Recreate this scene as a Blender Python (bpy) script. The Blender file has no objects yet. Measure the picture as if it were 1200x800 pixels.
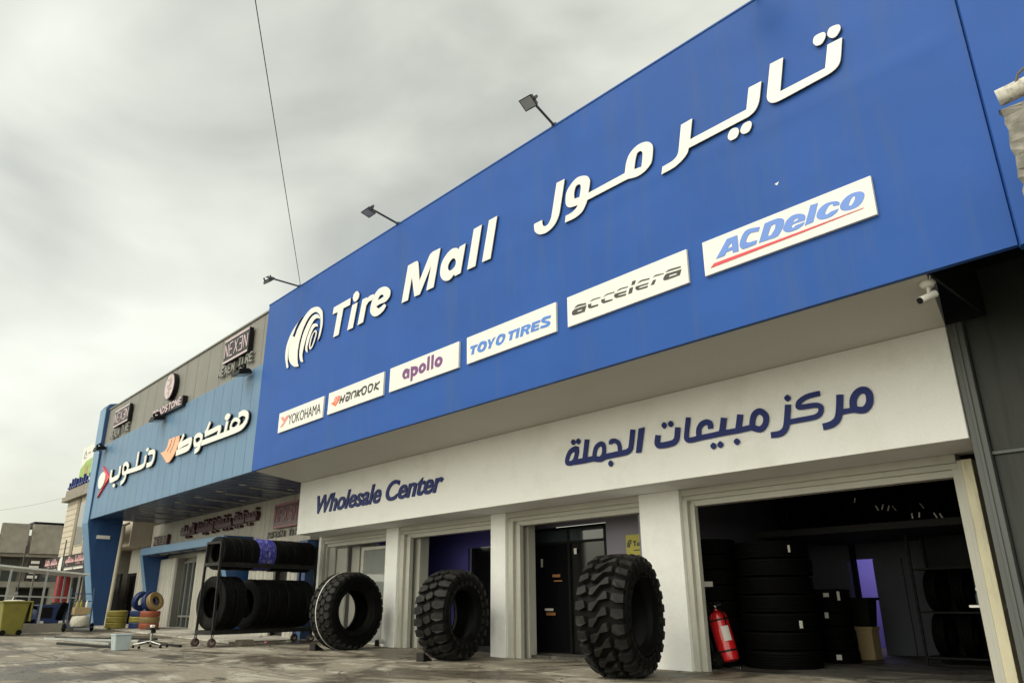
import bpy, bmesh, math, random
from mathutils import Vector, Matrix
random.seed(7)
SC = bpy.context.scene
COL = SC.collection
R = math.radians

# ---------------------------------------------------------------- camera
cam_d = bpy.data.cameras.new("camera")
cam = bpy.data.objects.new("camera", cam_d)
COL.objects.link(cam)
yaw, pitch, roll, foc = 0.826328, 0.338713, 0.006884, 867.81
fw = Vector((-math.sin(yaw)*math.cos(pitch), math.cos(yaw)*math.cos(pitch), math.sin(pitch)))
rt = Vector((math.cos(yaw), math.sin(yaw), 0))
dn = fw.cross(rt)
r2 = rt*math.cos(roll) + dn*math.sin(roll)
d2 = dn*math.cos(roll) - rt*math.sin(roll)
m3 = Matrix((r2, -d2, -fw)).transposed()
cam.matrix_world = Matrix.Translation((0, 0, 1.1)) @ m3.to_4x4()
cam_d.sensor_width = 36.0
cam_d.lens = 36.0*foc/1200.0
cam_d.clip_end = 3000
cam_d.clip_start = 0.05
SC.camera = cam

# ---------------------------------------------------------------- sky, sun, exposure
SUN_EL, SUN_AZ = R(50), R(195)          # azimuth of the sun, clockwise from +Y
world = bpy.data.worlds.new("World")
SC.world = world
world.use_nodes = True
nt = world.node_tree
nt.nodes.clear()
def N(tree, typ, **kw):
    n = tree.nodes.new(typ)
    for k, v in kw.items():
        setattr(n, k, v)
    return n
wo = N(nt, 'ShaderNodeOutputWorld')
sky = N(nt, 'ShaderNodeTexSky', sky_type='NISHITA', sun_disc=False)
sky.sun_elevation = SUN_EL
sky.sun_rotation = SUN_AZ
sky.dust_density = 4
bg1 = N(nt, 'ShaderNodeBackground'); bg1.inputs[1].default_value = 0.05
bg2 = N(nt, 'ShaderNodeBackground'); bg2.inputs[1].default_value = 0.90
tc = N(nt, 'ShaderNodeTexCoord')
mp = N(nt, 'ShaderNodeMapping'); mp.inputs['Scale'].default_value = (1.0, 1.0, 1.9)
mp.inputs['Location'].default_value = (5.3, 0.7, 2.2)
no = N(nt, 'ShaderNodeTexNoise'); no.inputs['Scale'].default_value = 2.3; no.inputs['Detail'].default_value = 6; no.inputs['Roughness'].default_value = 0.45; no.inputs['Distortion'].default_value = 0.35
ra = N(nt, 'ShaderNodeValToRGB')
ra.color_ramp.elements[0].position = 0.36; ra.color_ramp.elements[0].color = (0.50, 0.495, 0.385, 1)
ra.color_ramp.elements[1].position = 0.64; ra.color_ramp.elements[1].color = (0.93, 0.92, 0.75, 1)
dt = N(nt, 'ShaderNodeVectorMath', operation='DOT_PRODUCT'); dt.inputs[1].default_value = (0.15, -0.95, 0.28)
mr = N(nt, 'ShaderNodeMapRange'); mr.inputs['From Min'].default_value = 0.12; mr.inputs['From Max'].default_value = 0.9; mr.inputs['To Min'].default_value = 0.92; mr.inputs['To Max'].default_value = 3.2
# lighter towards the horizon
sx = N(nt, 'ShaderNodeSeparateXYZ')
mh = N(nt, 'ShaderNodeMapRange'); mh.inputs['From Min'].default_value = 0.0; mh.inputs['From Max'].default_value = 0.75; mh.inputs['To Min'].default_value = 1.06; mh.inputs['To Max'].default_value = 0.92
mm = N(nt, 'ShaderNodeMath', operation='MULTIPLY')
mx = N(nt, 'ShaderNodeMix', data_type='RGBA', blend_type='MULTIPLY'); mx.inputs[0].default_value = 1.0
L = nt.links.new
L(tc.outputs['Generated'], mp.inputs[0]); L(mp.outputs[0], no.inputs['Vector']); L(no.outputs['Fac'], ra.inputs[0])
L(tc.outputs['Generated'], dt.inputs[0]); L(dt.outputs['Value'], mr.inputs[0])
L(tc.outputs['Generated'], sx.inputs[0]); L(sx.outputs['Z'], mh.inputs[0])
L(mr.outputs[0], mm.inputs[0]); L(mh.outputs[0], mm.inputs[1])
L(ra.outputs[0], mx.inputs[6]); L(mm.outputs[0], mx.inputs[7])
L(mx.outputs[2], bg2.inputs[0]); L(sky.outputs[0], bg1.inputs[0])
ad = N(nt, 'ShaderNodeAddShader')
L(bg1.outputs[0], ad.inputs[0]); L(bg2.outputs[0], ad.inputs[1]); L(ad.outputs[0], wo.inputs[0])

sun_d = bpy.data.lights.new("sun", 'SUN')
sun_d.energy = 1.0; sun_d.angle = R(25); sun_d.color = (1.0, 0.95, 0.86)
sun = bpy.data.objects.new("sun", sun_d); COL.objects.link(sun)
to_sun = Vector((math.sin(SUN_AZ)*math.cos(SUN_EL), math.cos(SUN_AZ)*math.cos(SUN_EL), math.sin(SUN_EL)))
sun.rotation_euler = to_sun.to_track_quat('Z', 'Y').to_euler()

SC.view_settings.view_transform = 'Standard'
SC.view_settings.look = 'None'
SC.view_settings.exposure = 0.17
SC.view_settings.gamma = 1.0

# ---------------------------------------------------------------- materials
MATS = {}
def mat(name, col, rough=0.6, var=0.12, scale=3.0, bump=0.0, bscale=40.0, dirt=None, dirt_amt=0.0, dirt_scale=1.2,
        streak=False, metal=0.0, spec=0.5, emit=None, estr=0.0, trans=0.0, stretch=None, coat=0.0):
    """procedural paint / rubber / concrete: base colour with mottling, optional dirt of its own shape, fine bump"""
    m = bpy.data.materials.new(name); m.use_nodes = True
    t = m.node_tree; b = t.nodes['Principled BSDF']; l = t.links.new
    b.inputs['Roughness'].default_value = rough
    b.inputs['Metallic'].default_value = metal
    b.inputs['Specular IOR Level'].default_value = spec
    b.inputs['Coat Weight'].default_value = coat
    if trans: b.inputs['Transmission Weight'].default_value = trans
    c = N(t, 'ShaderNodeTexCoord')
    v = c.outputs['Object']
    if stretch:
        p = N(t, 'ShaderNodeMapping'); p.inputs['Scale'].default_value = stretch; l(v, p.inputs[0]); v = p.outputs[0]
    n = N(t, 'ShaderNodeTexNoise'); n.inputs['Scale'].default_value = scale; n.inputs['Detail'].default_value = 6; n.inputs['Roughness'].default_value = 0.6
    l(v, n.inputs['Vector'])
    r = N(t, 'ShaderNodeValToRGB')
    lo = tuple(max(0, x*(1-var)) for x in col); hi = tuple(min(1, x*(1+var)) for x in col)
    r.color_ramp.elements[0].position = 0.3; r.color_ramp.elements[0].color = lo+(1,)
    r.color_ramp.elements[1].position = 0.7; r.color_ramp.elements[1].color = hi+(1,)
    l(n.outputs['Fac'], r.inputs[0])
    out = r.outputs[0]
    if dirt:
        p = N(t, 'ShaderNodeMapping')
        p.inputs['Scale'].default_value = (3.5, 3.5, 0.35) if streak else (1, 1, 1)
        l(c.outputs['Object'], p.inputs[0])
        n2 = N(t, 'ShaderNodeTexNoise'); n2.inputs['Scale'].default_value = dirt_scale; n2.inputs['Detail'].default_value = 8; n2.inputs['Roughness'].default_value = 0.65
        l(p.outputs[0], n2.inputs['Vector'])
        r3 = N(t, 'ShaderNodeMapRange'); r3.inputs['From Min'].default_value = 0.5; r3.inputs['From Max'].default_value = 0.72; r3.inputs['To Max'].default_value = dirt_amt
        l(n2.outputs['Fac'], r3.inputs[0])
        x = N(t, 'ShaderNodeMix', data_type='RGBA'); x.inputs[7].default_value = tuple(dirt)+(1,)
        l(r3.outputs[0], x.inputs[0]); l(out, x.inputs[6]); out = x.outputs[2]
    l(out, b.inputs['Base Color'])
    if bump:
        n3 = N(t, 'ShaderNodeTexNoise'); n3.inputs['Scale'].default_value = bscale; n3.inputs['Detail'].default_value = 4
        l(c.outputs['Object'], n3.inputs['Vector'])
        bp = N(t, 'ShaderNodeBump'); bp.inputs['Strength'].default_value = bump; bp.inputs['Distance'].default_value = 0.01
        l(n3.outputs['Fac'], bp.inputs['Height']); l(bp.outputs[0], b.inputs['Normal'])
    if emit:
        b.inputs['Emission Color'].default_value = tuple(emit)+(1,); b.inputs['Emission Strength'].default_value = estr
    MATS[name] = m
    return m

M = MATS
mat('sign_blue', (0.0215, 0.079, 0.300), 0.5, 0.06, 0.8, 0.25, 1.6, dirt=(0.043, 0.090, 0.235), dirt_amt=0.6, dirt_scale=0.9, streak=True, spec=0.12)
mat('white_stucco', (0.80, 0.80, 0.785), 0.75, 0.03, 28, 0.35, 70, dirt=(0.60, 0.575, 0.52), dirt_amt=0.35, dirt_scale=1.6)
mat('soffit_cream', (0.54, 0.53, 0.485), 0.6, 0.03, 1.0, 0.05, 30)
mat('trim_cream', (0.46, 0.45, 0.40), 0.5, 0.05, 2.0, 0.05, 30, dirt=(0.38, 0.36, 0.30), dirt_amt=0.4, dirt_scale=1.5)
mat('post_yellowed', (0.62, 0.57, 0.40), 0.5, 0.08, 2.0, 0.08, 30, dirt=(0.30, 0.27, 0.2), dirt_amt=0.6, dirt_scale=4, streak=True)
mat('sheet_white', (0.66, 0.65, 0.61), 0.45, 0.03, 2, 0.03, 20)
mat('letter_white', (0.67, 0.66, 0.61), 0.4, 0.04, 3, 0.05, 30)
mat('letter_navy', (0.019, 0.030, 0.145), 0.25, 0.08, 3, 0.0, spec=0.08)
mat('ink_purple', (0.13, 0.03, 0.15), 0.4, 0.05)
mat('ink_blue', (0.05, 0.17, 0.52), 0.4, 0.06)
mat('ink_lightblue', (0.09, 0.20, 0.56), 0.4, 0.06)
mat('ink_black', (0.018, 0.018, 0.018), 0.4, 0.05)
mat('ink_red', (0.55, 0.03, 0.05), 0.4, 0.06)
mat('ink_faded_red', (0.60, 0.22, 0.20), 0.5, 0.06)
mat('ink_orange', (0.75, 0.14, 0.06), 0.4, 0.06)
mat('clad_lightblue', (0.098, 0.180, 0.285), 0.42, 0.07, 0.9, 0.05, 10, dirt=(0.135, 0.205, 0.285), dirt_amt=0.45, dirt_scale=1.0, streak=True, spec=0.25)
mat('clad_grey', (0.165, 0.16, 0.142), 0.55, 0.08, 1.0, 0.05, 10, dirt=(0.13, 0.125, 0.11), dirt_amt=0.6, dirt_scale=1.0, streak=True)
mat('joint_pale', (0.33, 0.32, 0.285), 0.6, 0.08)
mat('fin_blue', (0.012, 0.050, 0.155), 0.45, 0.08, 1.0, 0.05, 10, dirt=(0.03, 0.09, 0.22), dirt_amt=0.5, dirt_scale=1.2, streak=True)
mat('fin_edge_blue', (0.12, 0.225, 0.355), 0.45, 0.08, 1.0)  # lighter fin blue; on the pylon it paints light falling on the front
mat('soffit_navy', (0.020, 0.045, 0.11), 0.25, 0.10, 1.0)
mat('batten', (0.40, 0.38, 0.33), 0.5, 0.1)
mat('wall_grey_panel', (0.36, 0.34, 0.30), 0.6, 0.07, 1.2, 0.05, 20, dirt=(0.18, 0.17, 0.14), dirt_amt=0.6, dirt_scale=1.5, streak=True)
mat('corrugated', (0.40, 0.385, 0.34), 0.5, 0.08, 1.2, 0.05, 20, dirt=(0.20, 0.175, 0.13), dirt_amt=0.6, dirt_scale=1.6, streak=True)
mat('acrylic_black', (0.007, 0.007, 0.008), 0.3, 0.1, spec=0.2)
mat('acrylic_pink', (0.50, 0.39, 0.42), 0.4, 0.08)
mat('acrylic_maroon', (0.045, 0.006, 0.014), 0.3, 0.15)
mat('acrylic_rose', (0.24, 0.09, 0.11), 0.4, 0.15)
mat('letter_steel', (0.22, 0.215, 0.20), 0.45, 0.1, metal=0.2)
mat('mark_orange', (0.80, 0.36, 0.20), 0.4, 0.06)
mat('rubber', (0.0035, 0.0035, 0.0035), 0.62, 0.25, 5, 0.15, 60, dirt=(0.014, 0.0135, 0.0115), dirt_amt=0.45, dirt_scale=3.0, spec=0.10)
mat('rubber_worn', (0.009, 0.0088, 0.0083), 0.60, 0.2, 5, 0.25, 45, dirt=(0.038, 0.036, 0.031), dirt_amt=0.6, dirt_scale=4.0, spec=0.2)
mat('rubber_shaded', (0.0028, 0.0028, 0.0028), 0.7, 0.25, 5, spec=0.06)  # darker copy of rubber, the bay's shade put into its colour
mat('spot_black', (0.006, 0.006, 0.007), 0.5, 0.1, spec=0.2)
mat('blue_wrap', (0.035, 0.035, 0.26), 0.35, 0.5, 16, 0.2, 30, dirt=(0.42, 0.42, 0.62), dirt_amt=0.8, dirt_scale=9)
mat('strap_white', (0.62, 0.61, 0.57), 0.5, 0.08)
mat('steel_black', (0.007, 0.007, 0.0075), 0.5, 0.2, 6, spec=0.25, dirt=(0.05, 0.03, 0.02), dirt_amt=0.4, dirt_scale=6)
mat('caster_red', (0.05, 0.028, 0.025), 0.5, 0.2)
mat('chrome', (0.50, 0.50, 0.48), 0.22, 0.05, metal=1.0)
mat('galvanised', (0.36, 0.37, 0.36), 0.42, 0.12, 8, metal=0.5)
mat('lamp_grey', (0.035, 0.038, 0.045), 0.4, 0.1)
mat('lamp_glass', (0.32, 0.33, 0.33), 0.15, 0.1)
mat('plastic_white', (0.66, 0.65, 0.60), 0.4, 0.04)
mat('ext_red', (0.50, 0.012, 0.015), 0.22, 0.06, coat=0.4)
mat('paint_yellow', (0.30, 0.25, 0.045), 0.55, 0.15, 6, 0.1, 30, dirt=(0.12, 0.10, 0.05), dirt_amt=0.7, dirt_scale=6)
mat('bin_yellow', (0.165, 0.145, 0.02), 0.5, 0.12, 4, dirt=(0.10, 0.085, 0.03), dirt_amt=0.6, dirt_scale=3)
mat('paint_blue', (0.010, 0.030, 0.125), 0.55, 0.2, 6, 0.1, 30, dirt=(0.02, 0.02, 0.03), dirt_amt=0.6, dirt_scale=6)
mat('paint_orange', (0.30, 0.075, 0.03), 0.55, 0.15, 6, 0.1, 30, dirt=(0.1, 0.05, 0.03), dirt_amt=0.6, dirt_scale=6)
mat('paint_ochre', (0.23, 0.155, 0.06), 0.55, 0.15, 6, 0.1, 30)
mat('trolley_blue', (0.03, 0.06, 0.13), 0.5, 0.15)
mat('concrete_old', (0.22, 0.20, 0.165), 0.85, 0.16, 1.5, 0.5, 12, dirt=(0.09, 0.08, 0.065), dirt_amt=0.6, dirt_scale=0.8)
mat('concrete_rough', (0.20, 0.19, 0.165), 0.9, 0.35, 9, 1.0, 14, dirt=(0.05, 0.048, 0.04), dirt_amt=0.7, dirt_scale=7)
mat('plaster_pale', (0.50, 0.48, 0.43), 0.85, 0.3, 12, 0.6, 25, dirt=(0.15, 0.14, 0.12), dirt_amt=0.9, dirt_scale=22)
mat('stone_beige', (0.46, 0.41, 0.325), 0.8, 0.08, 2.0, 0.1, 12, dirt=(0.26, 0.23, 0.18), dirt_amt=0.4, dirt_scale=1.5, streak=True)
mat('stone_brown', (0.20, 0.165, 0.12), 0.8, 0.1, 2.0)
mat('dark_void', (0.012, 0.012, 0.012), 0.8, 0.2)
mat('dark_metal_wall', (0.032, 0.035, 0.032), 0.45, 0.10, 1.0, 0.04, 15, dirt=(0.012, 0.013, 0.012), dirt_amt=0.8, dirt_scale=1.4, streak=True, spec=0.25)
mat('pilaster_grey', (0.062, 0.068, 0.065), 0.42, 0.08, 1.0, 0.04, 15, dirt=(0.05, 0.05, 0.045), dirt_amt=0.4, dirt_scale=1.2, streak=True)
mat('black_steel', (0.007, 0.0075, 0.007), 0.6, 0.2, spec=0.15)
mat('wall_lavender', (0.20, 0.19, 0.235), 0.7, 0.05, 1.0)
mat('wall_interior', (0.085, 0.089, 0.112), 0.8, 0.05, 1.0)  # whitish walls coloured dark, the bay's shade is in the paint
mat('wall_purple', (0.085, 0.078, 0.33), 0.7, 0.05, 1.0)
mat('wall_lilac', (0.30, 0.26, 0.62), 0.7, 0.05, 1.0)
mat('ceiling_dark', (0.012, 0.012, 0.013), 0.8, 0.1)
mat('recess_panel', (0.44, 0.43, 0.38), 0.6, 0.06, 1.5, 0.05, 20, dirt=(0.26, 0.25, 0.21), dirt_amt=0.5, dirt_scale=1.6, streak=True)
mat('roller_grey', (0.40, 0.39, 0.35), 0.5, 0.05)
mat('door_black', (0.006, 0.006, 0.007), 0.12, 0.1)
mat('glass_dark', (0.035, 0.045, 0.05), 0.05, 0.1, spec=0.8)
mat('glass_pane', (0.24, 0.25, 0.24), 0.05, 0.05, spec=1.0)
mat('cardboard', (0.34, 0.25, 0.13), 0.8, 0.1)
mat('sticker', (0.62, 0.60, 0.56), 0.6, 0.1)
mat('sticker_orange', (0.32, 0.14, 0.05), 0.6, 0.1)
mat('sign_yellow', (0.42, 0.37, 0.045), 0.5, 0.05)
mat('tube_lit', (0.9, 0.9, 1.0), 0.5, 0.0, emit=(0.80, 0.78, 1.0), estr=9.0)
mat('board_dark', (0.022, 0.016, 0.017), 0.4, 0.2)
mat('letter_pinkish', (0.50, 0.30, 0.30), 0.5, 0.1)
mat('pillar_red', (0.24, 0.02, 0.025), 0.5, 0.1)
mat('tin_white', (0.52, 0.53, 0.50), 0.4, 0.08, 3)
mat('board_white', (0.60, 0.60, 0.56), 0.5, 0.05)
mat('board_green', (0.22, 0.36, 0.07), 0.5, 0.2, 2.0)
mat('wire_black', (0.03, 0.03, 0.03), 0.6, 0.1)
mat('bucket_plastic', (0.36, 0.42, 0.44), 0.25, 0.08, 6)
mat('wood_grey', (0.12, 0.10, 0.075), 0.8, 0.2, 8)
mat('rag_pale', (0.48, 0.45, 0.38), 0.8, 0.15, 8)

def ground_mat(name, base, dark, light, wet=0.35):
    m = bpy.data.materials.new(name); m.use_nodes = True
    t = m.node_tree; b = t.nodes['Principled BSDF']; l = t.links.new
    c = N(t, 'ShaderNodeTexCoord'); v = c.outputs['Object']
    def noise(s, d=6, rg=0.6, sc=None, dist=0.0):
        n = N(t, 'ShaderNodeTexNoise'); n.inputs['Scale'].default_value = s; n.inputs['Detail'].default_value = d; n.inputs['Roughness'].default_value = rg; n.inputs['Distortion'].default_value = dist
        if sc:
            p = N(t, 'ShaderNodeMapping'); p.inputs['Scale'].default_value = sc; p.inputs['Rotation'].default_value = (0, 0, 0.7); l(v, p.inputs[0]); l(p.outputs[0], n.inputs['Vector'])
        else: l(v, n.inputs['Vector'])
        return n.outputs['Fac']
    def rng(x, a, bb, c0=0.0, c1=1.0):
        r = N(t, 'ShaderNodeMapRange'); r.inputs['From Min'].default_value = a; r.inputs['From Max'].default_value = bb; r.inputs['To Min'].default_value = c0; r.inputs['To Max'].default_value = c1; l(x, r.inputs[0]); return r.outputs[0]
    def mix(f, a, bb):
        x = N(t, 'ShaderNodeMix', data_type='RGBA'); l(f, x.inputs[0])
        if isinstance(a, tuple): x.inputs[6].default_value = a+(1,)
        else: l(a, x.inputs[6])
        if isinstance(bb, tuple): x.inputs[7].default_value = bb+(1,)
        else: l(bb, x.inputs[7])
        return x.outputs[2]
    big = noise(0.42, 9, 0.68, None, 0.9)
    stre = noise(1.1, 9, 0.72, (0.45, 1.5, 1), 1.0)
    fine = noise(22, 5, 0.7)
    col = mix(rng(fine, 0.3, 0.7), tuple(x*0.78 for x in base), tuple(x*1.18 for x in base))
    col = mix(rng(stre, 0.50, 0.60, 0, 0.9), col, light)
    wetf = rng(big, 0.47, 0.60)
    col = mix(rng(big, 0.47, 0.56, 0, 0.85), col, dark)
    spot = noise(5.0, 6, 0.75)
    col = mix(rng(spot, 0.62, 0.70, 0, 0.75), col, tuple(x*0.6 for x in dark))
    spot2 = noise(7.0, 6, 0.75, (1, 1.3, 1))
    col = mix(rng(spot2, 0.66, 0.72, 0, 0.7), col, tuple(min(1, x*1.35) for x in light))
    vo = N(t, 'ShaderNodeTexVoronoi', feature='DISTANCE_TO_EDGE'); vo.inputs['Scale'].default_value = 0.42
    wv = N(t, 'ShaderNodeVectorMath', operation='ADD'); l(v, wv.inputs[0])
    nn = N(t, 'ShaderNodeTexNoise'); nn.inputs['Scale'].default_value = 1.5; nn.inputs['Detail'].default_value = 5; l(v, nn.inputs['Vector'])
    l(nn.outputs['Color'], wv.inputs[1]); l(wv.outputs[0], vo.inputs['Vector'])
    crack = rng(vo.outputs['Distance'], 0.0, 0.012, 1.0, 0.0)
    col = mix(crack, col, tuple(x*0.35 for x in dark))
    br = N(t, 'ShaderNodeTexBrick'); br.offset = 0.5; br.inputs['Scale'].default_value = 0.12; br.inputs['Mortar Size'].default_value = 0.004; br.inputs['Color1'].default_value = br.inputs['Color2'].default_value = (0, 0, 0, 1); br.inputs['Mortar'].default_value = (1, 1, 1, 1)
    wj = N(t, 'ShaderNodeVectorMath', operation='MULTIPLY_ADD'); wj.inputs[1].default_value = (0.06, 0.06, 0); l(nn.outputs['Color'], wj.inputs[0]); l(v, wj.inputs[2]); l(wj.outputs[0], br.inputs['Vector'])
    col = mix(rng(br.outputs['Color'], 0, 1, 0, 0.45), col, tuple(x*0.4 for x in dark))
    l(col, b.inputs['Base Color'])
    l(rng(big, 0.45, 0.62, 0.85, wet), b.inputs['Roughness'])
    b.inputs['Specular IOR Level'].default_value = 0.4
    bp = N(t, 'ShaderNodeBump'); bp.inputs['Strength'].default_value = 0.7; bp.inputs['Distance'].default_value = 0.02
    hs = N(t, 'ShaderNodeMath', operation='ADD'); l(fine, hs.inputs[0]); l(spot, hs.inputs[1]); l(hs.outputs[0], bp.inputs['Height'])
    l(bp.outputs[0], b.inputs['Normal'])
    MATS[name] = m
mat('letter_edge', (0.012, 0.02, 0.05), 0.5, 0.1)
ground_mat('ground', (0.215, 0.190, 0.147), (0.050, 0.041, 0.030), (0.36, 0.335, 0.28), 0.25)
ground_mat('shop_floor', (0.070, 0.065, 0.056), (0.022, 0.020, 0.017), (0.16, 0.15, 0.13))  # darker copy of the ground, carrying the bays' shade in its colour
ground_mat('pavement', (0.40, 0.38, 0.33), (0.24, 0.22, 0.18), (0.48, 0.46, 0.41), 0.6)

# ---------------------------------------------------------------- mesh helpers
class MB:
    def __init__(s): s.v = []; s.f = []
    def add(s, vs, fs):
        k = len(s.v); s.v += [tuple(x) for x in vs]; s.f += [tuple(i+k for i in f) for f in fs]; return s
    def box(s, x0, x1, y0, y1, z0, z1):
        return s.add([(x0,y0,z0),(x1,y0,z0),(x1,y1,z0),(x0,y1,z0),(x0,y0,z1),(x1,y0,z1),(x1,y1,z1),(x0,y1,z1)],
                     [(0,3,2,1),(4,5,6,7),(0,1,5,4),(1,2,6,5),(2,3,7,6),(3,0,4,7)])
    def hexa(s, a, b):           # two quads
        return s.add(list(a)+list(b), [(3,2,1,0),(4,5,6,7),(0,1,5,4),(1,2,6,5),(2,3,7,6),(3,0,4,7)])
    def prism(s, poly, axis, a, b):   # poly in the two other axes
        n = len(poly)
        def P(p, t):
            return {'x': (t, p[0], p[1]), 'y': (p[0], t, p[1]), 'z': (p[0], p[1], t)}[axis]
        return s.add([P(p, a) for p in poly]+[P(p, b) for p in poly],
                     [tuple(range(n-1, -1, -1)), tuple(range(n, 2*n))]+[(i, (i+1)%n, n+(i+1)%n, n+i) for i in range(n)])
    def tube(s, p0, p1, r, n=8, r1=None):
        p0 = Vector(p0); p1 = Vector(p1); d = (p1-p0).normalized(); r1 = r if r1 is None else r1
        u = d.orthogonal().normalized(); w = d.cross(u)
        vs = []
        for p, q in ((p0, r), (p1, r1)):
            for i in range(n):
                a = 2*math.pi*i/n; vs.append(p+(u*math.cos(a)+w*math.sin(a))*q)
        return s.add(vs, [tuple(range(n-1, -1, -1)), tuple(range(n, 2*n))]+[(i, (i+1)%n, n+(i+1)%n, n+i) for i in range(n)])
    def bar(s, p0, p1, w, h=None):   # square bar
        h = w if h is None else h
        p0 = Vector(p0); p1 = Vector(p1); d = (p1-p0).normalized()
        up = Vector((0,0,1)) if abs(d.z) < 0.9 else Vector((0,1,0))
        u = d.cross(up).normalized()*w/2; q = u.cross(d).normalized()*h/2
        return s.hexa([p0-u-q, p0+u-q, p0+u+q, p0-u+q], [p1-u-q, p1+u-q, p1+u+q, p1-u+q])
    def lathe(s, prof, axis='z', n=24, c=(0,0,0), closed=False):   # prof: (t along axis, radius)
        k = len(prof); vs = []
        for i in range(n):
            a = 2*math.pi*i/n; ca, sa = math.cos(a), math.sin(a)
            for t, r in prof:
                p = {'x': (t, r*ca, r*sa), 'y': (r*sa, t, r*ca), 'z': (r*ca, r*sa, t)}[axis]
                vs.append((p[0]+c[0], p[1]+c[1], p[2]+c[2]))
        fs = []
        m = k if closed else k-1
        for i in range(n):
            j = (i+1) % n
            for q in range(m):
                q2 = (q+1) % k
                fs.append((i*k+q, i*k+q2, j*k+q2, j*k+q))
        return s.add(vs, fs)
    def build(s, name, m, parent=None, smooth=None, bevel=0.0, loc=None):
        me = bpy.data.meshes.new(name)
        me.from_pydata(s.v, [], s.f)
        bm = bmesh.new(); bm.from_mesh(me)
        bmesh.ops.remove_doubles(bm, verts=bm.verts, dist=1e-5)
        bmesh.ops.recalc_face_normals(bm, faces=bm.faces)
        bm.to_mesh(me); bm.free()
        me.materials.append(M[m] if isinstance(m, str) else m)
        if smooth is not None:
            me.shade_smooth()
            me.set_sharp_from_angle(angle=R(smooth))
        o = bpy.data.objects.new(name, me); COL.objects.link(o)
        if loc: o.location = loc
        if parent: o.parent = parent
        if bevel:
            bv = o.modifiers.new('bevel', 'BEVEL'); bv.width = bevel; bv.segments = 2; bv.limit_method = 'ANGLE'; bv.angle_limit = R(40)
        return o
def box(name, m, parent, *a, bevel=0.0):
    return MB().box(*a).build(name, m, parent, bevel=bevel)
def tag(o, label=None, cat=None, group=None, kind=None):
    if label: o['label'] = label
    if cat: o['category'] = cat
    if group: o['group'] = group
    if kind: o['kind'] = kind
    return o
def thing(name, label, cat, loc=(0,0,0), rotz=0.0, group=None):
    o = bpy.data.objects.new(name, None); COL.objects.link(o)
    o.empty_display_size = 0.2
    o.location = loc; o.rotation_euler = (0,0,rotz)
    return tag(o, label, cat, group)
def part(name, m, parent, mb, smooth=None, bevel=0.0):
    """mb holds world coordinates; the parent sits at a base point without rotation"""
    p = parent
    off = Vector((0,0,0))
    while p is not None:
        off += Vector(p.location); p = p.parent
    mb.v = [(x-off.x, y-off.y, z-off.z) for x, y, z in mb.v]
    return mb.build(name, m, parent, smooth, bevel)
def copy_tree(o, parent=None):
    c = o.copy(); COL.objects.link(c)
    c.parent = parent
    for ch in list(o.children): copy_tree(ch, c)
    return c
def gz(x):                       # the street rises slowly towards the far end
    t = min(1.0, max(0.0, (-12.0-x)/23.0)); return 0.30*t

# ---- flat lettering: outlines and strokes in facade coordinates (cm), built as thin solid letters
def ppts(s):
    out = []
    for t in s.split():
        c = t.endswith('!'); x, y = t.rstrip('!').split(','); out.append((float(x)/100, float(y)/100, c))
    return out
def smooth_poly(pts, closed=True, n=5):
    k = len(pts); res = []
    rngk = k if closed else k-1
    for i in range(rngk):
        p1 = pts[i]; p2 = pts[(i+1) % k]
        if p1[2] and p2[2]:
            res.append(p1[:2]); continue
        p0 = pts[(i-1) % k] if (closed or i > 0) else p1
        p3 = pts[(i+2) % k] if (closed or i+2 < k) else p2
        for j in range(n):
            t = j/n
            def tan(a, b, c, corner):
                if corner: return None
                return ((c[0]-a[0])*0.5, (c[1]-a[1])*0.5)
            t1 = tan(p0, p1, p2, p1[2]); t2 = tan(p1, p2, p3, p2[2])
            ch = (p2[0]-p1[0], p2[1]-p1[1])
            cl = math.hypot(*ch)
            def lim(v):
                if v is None: return ch
                q = math.hypot(*v)
                return (v[0]*cl*1.0/q, v[1]*cl*1.0/q) if q > cl else v
            t1 = lim(t1); t2 = lim(t2)
            h1 = 2*t**3-3*t*t+1; h2 = t**3-2*t*t+t; h3 = -2*t**3+3*t*t; h4 = t**3-t*t
            res.append((h1*p1[0]+h2*t1[0]+h3*p2[0]+h4*t2[0], h1*p1[1]+h2*t1[1]+h3*p2[1]+h4*t2[1]))
    if not closed: res.append(pts[-1][:2])
    return res
def stroke_poly(line, w, closed):
    n = len(line); Ls = []; Rs = []
    for i in range(n):
        if closed: a = line[i-1]; b = line[(i+1) % n]
        else: a = line[max(i-1, 0)]; b = line[min(i+1, n-1)]
        c = line[i]
        d1 = Vector((c[0]-a[0], c[1]-a[1])); d2_ = Vector((b[0]-c[0], b[1]-c[1]))
        d1 = d1.normalized() if d1.length > 1e-9 else d2_.normalized()
        d2_ = d2_.normalized() if d2_.length > 1e-9 else d1
        t = (d1+d2_)
        t = t.normalized() if t.length > 1e-6 else d1
        k = min(1.6, 1/max(0.4, abs(t.dot(d1))))
        nx, ny = -t.y*w/2*k, t.x*w/2*k
        Ls.append((c[0]+nx, c[1]+ny)); Rs.append((c[0]-nx, c[1]-ny))
    if closed: return [Ls, Rs]
    return [Ls+Rs[::-1]]
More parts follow.
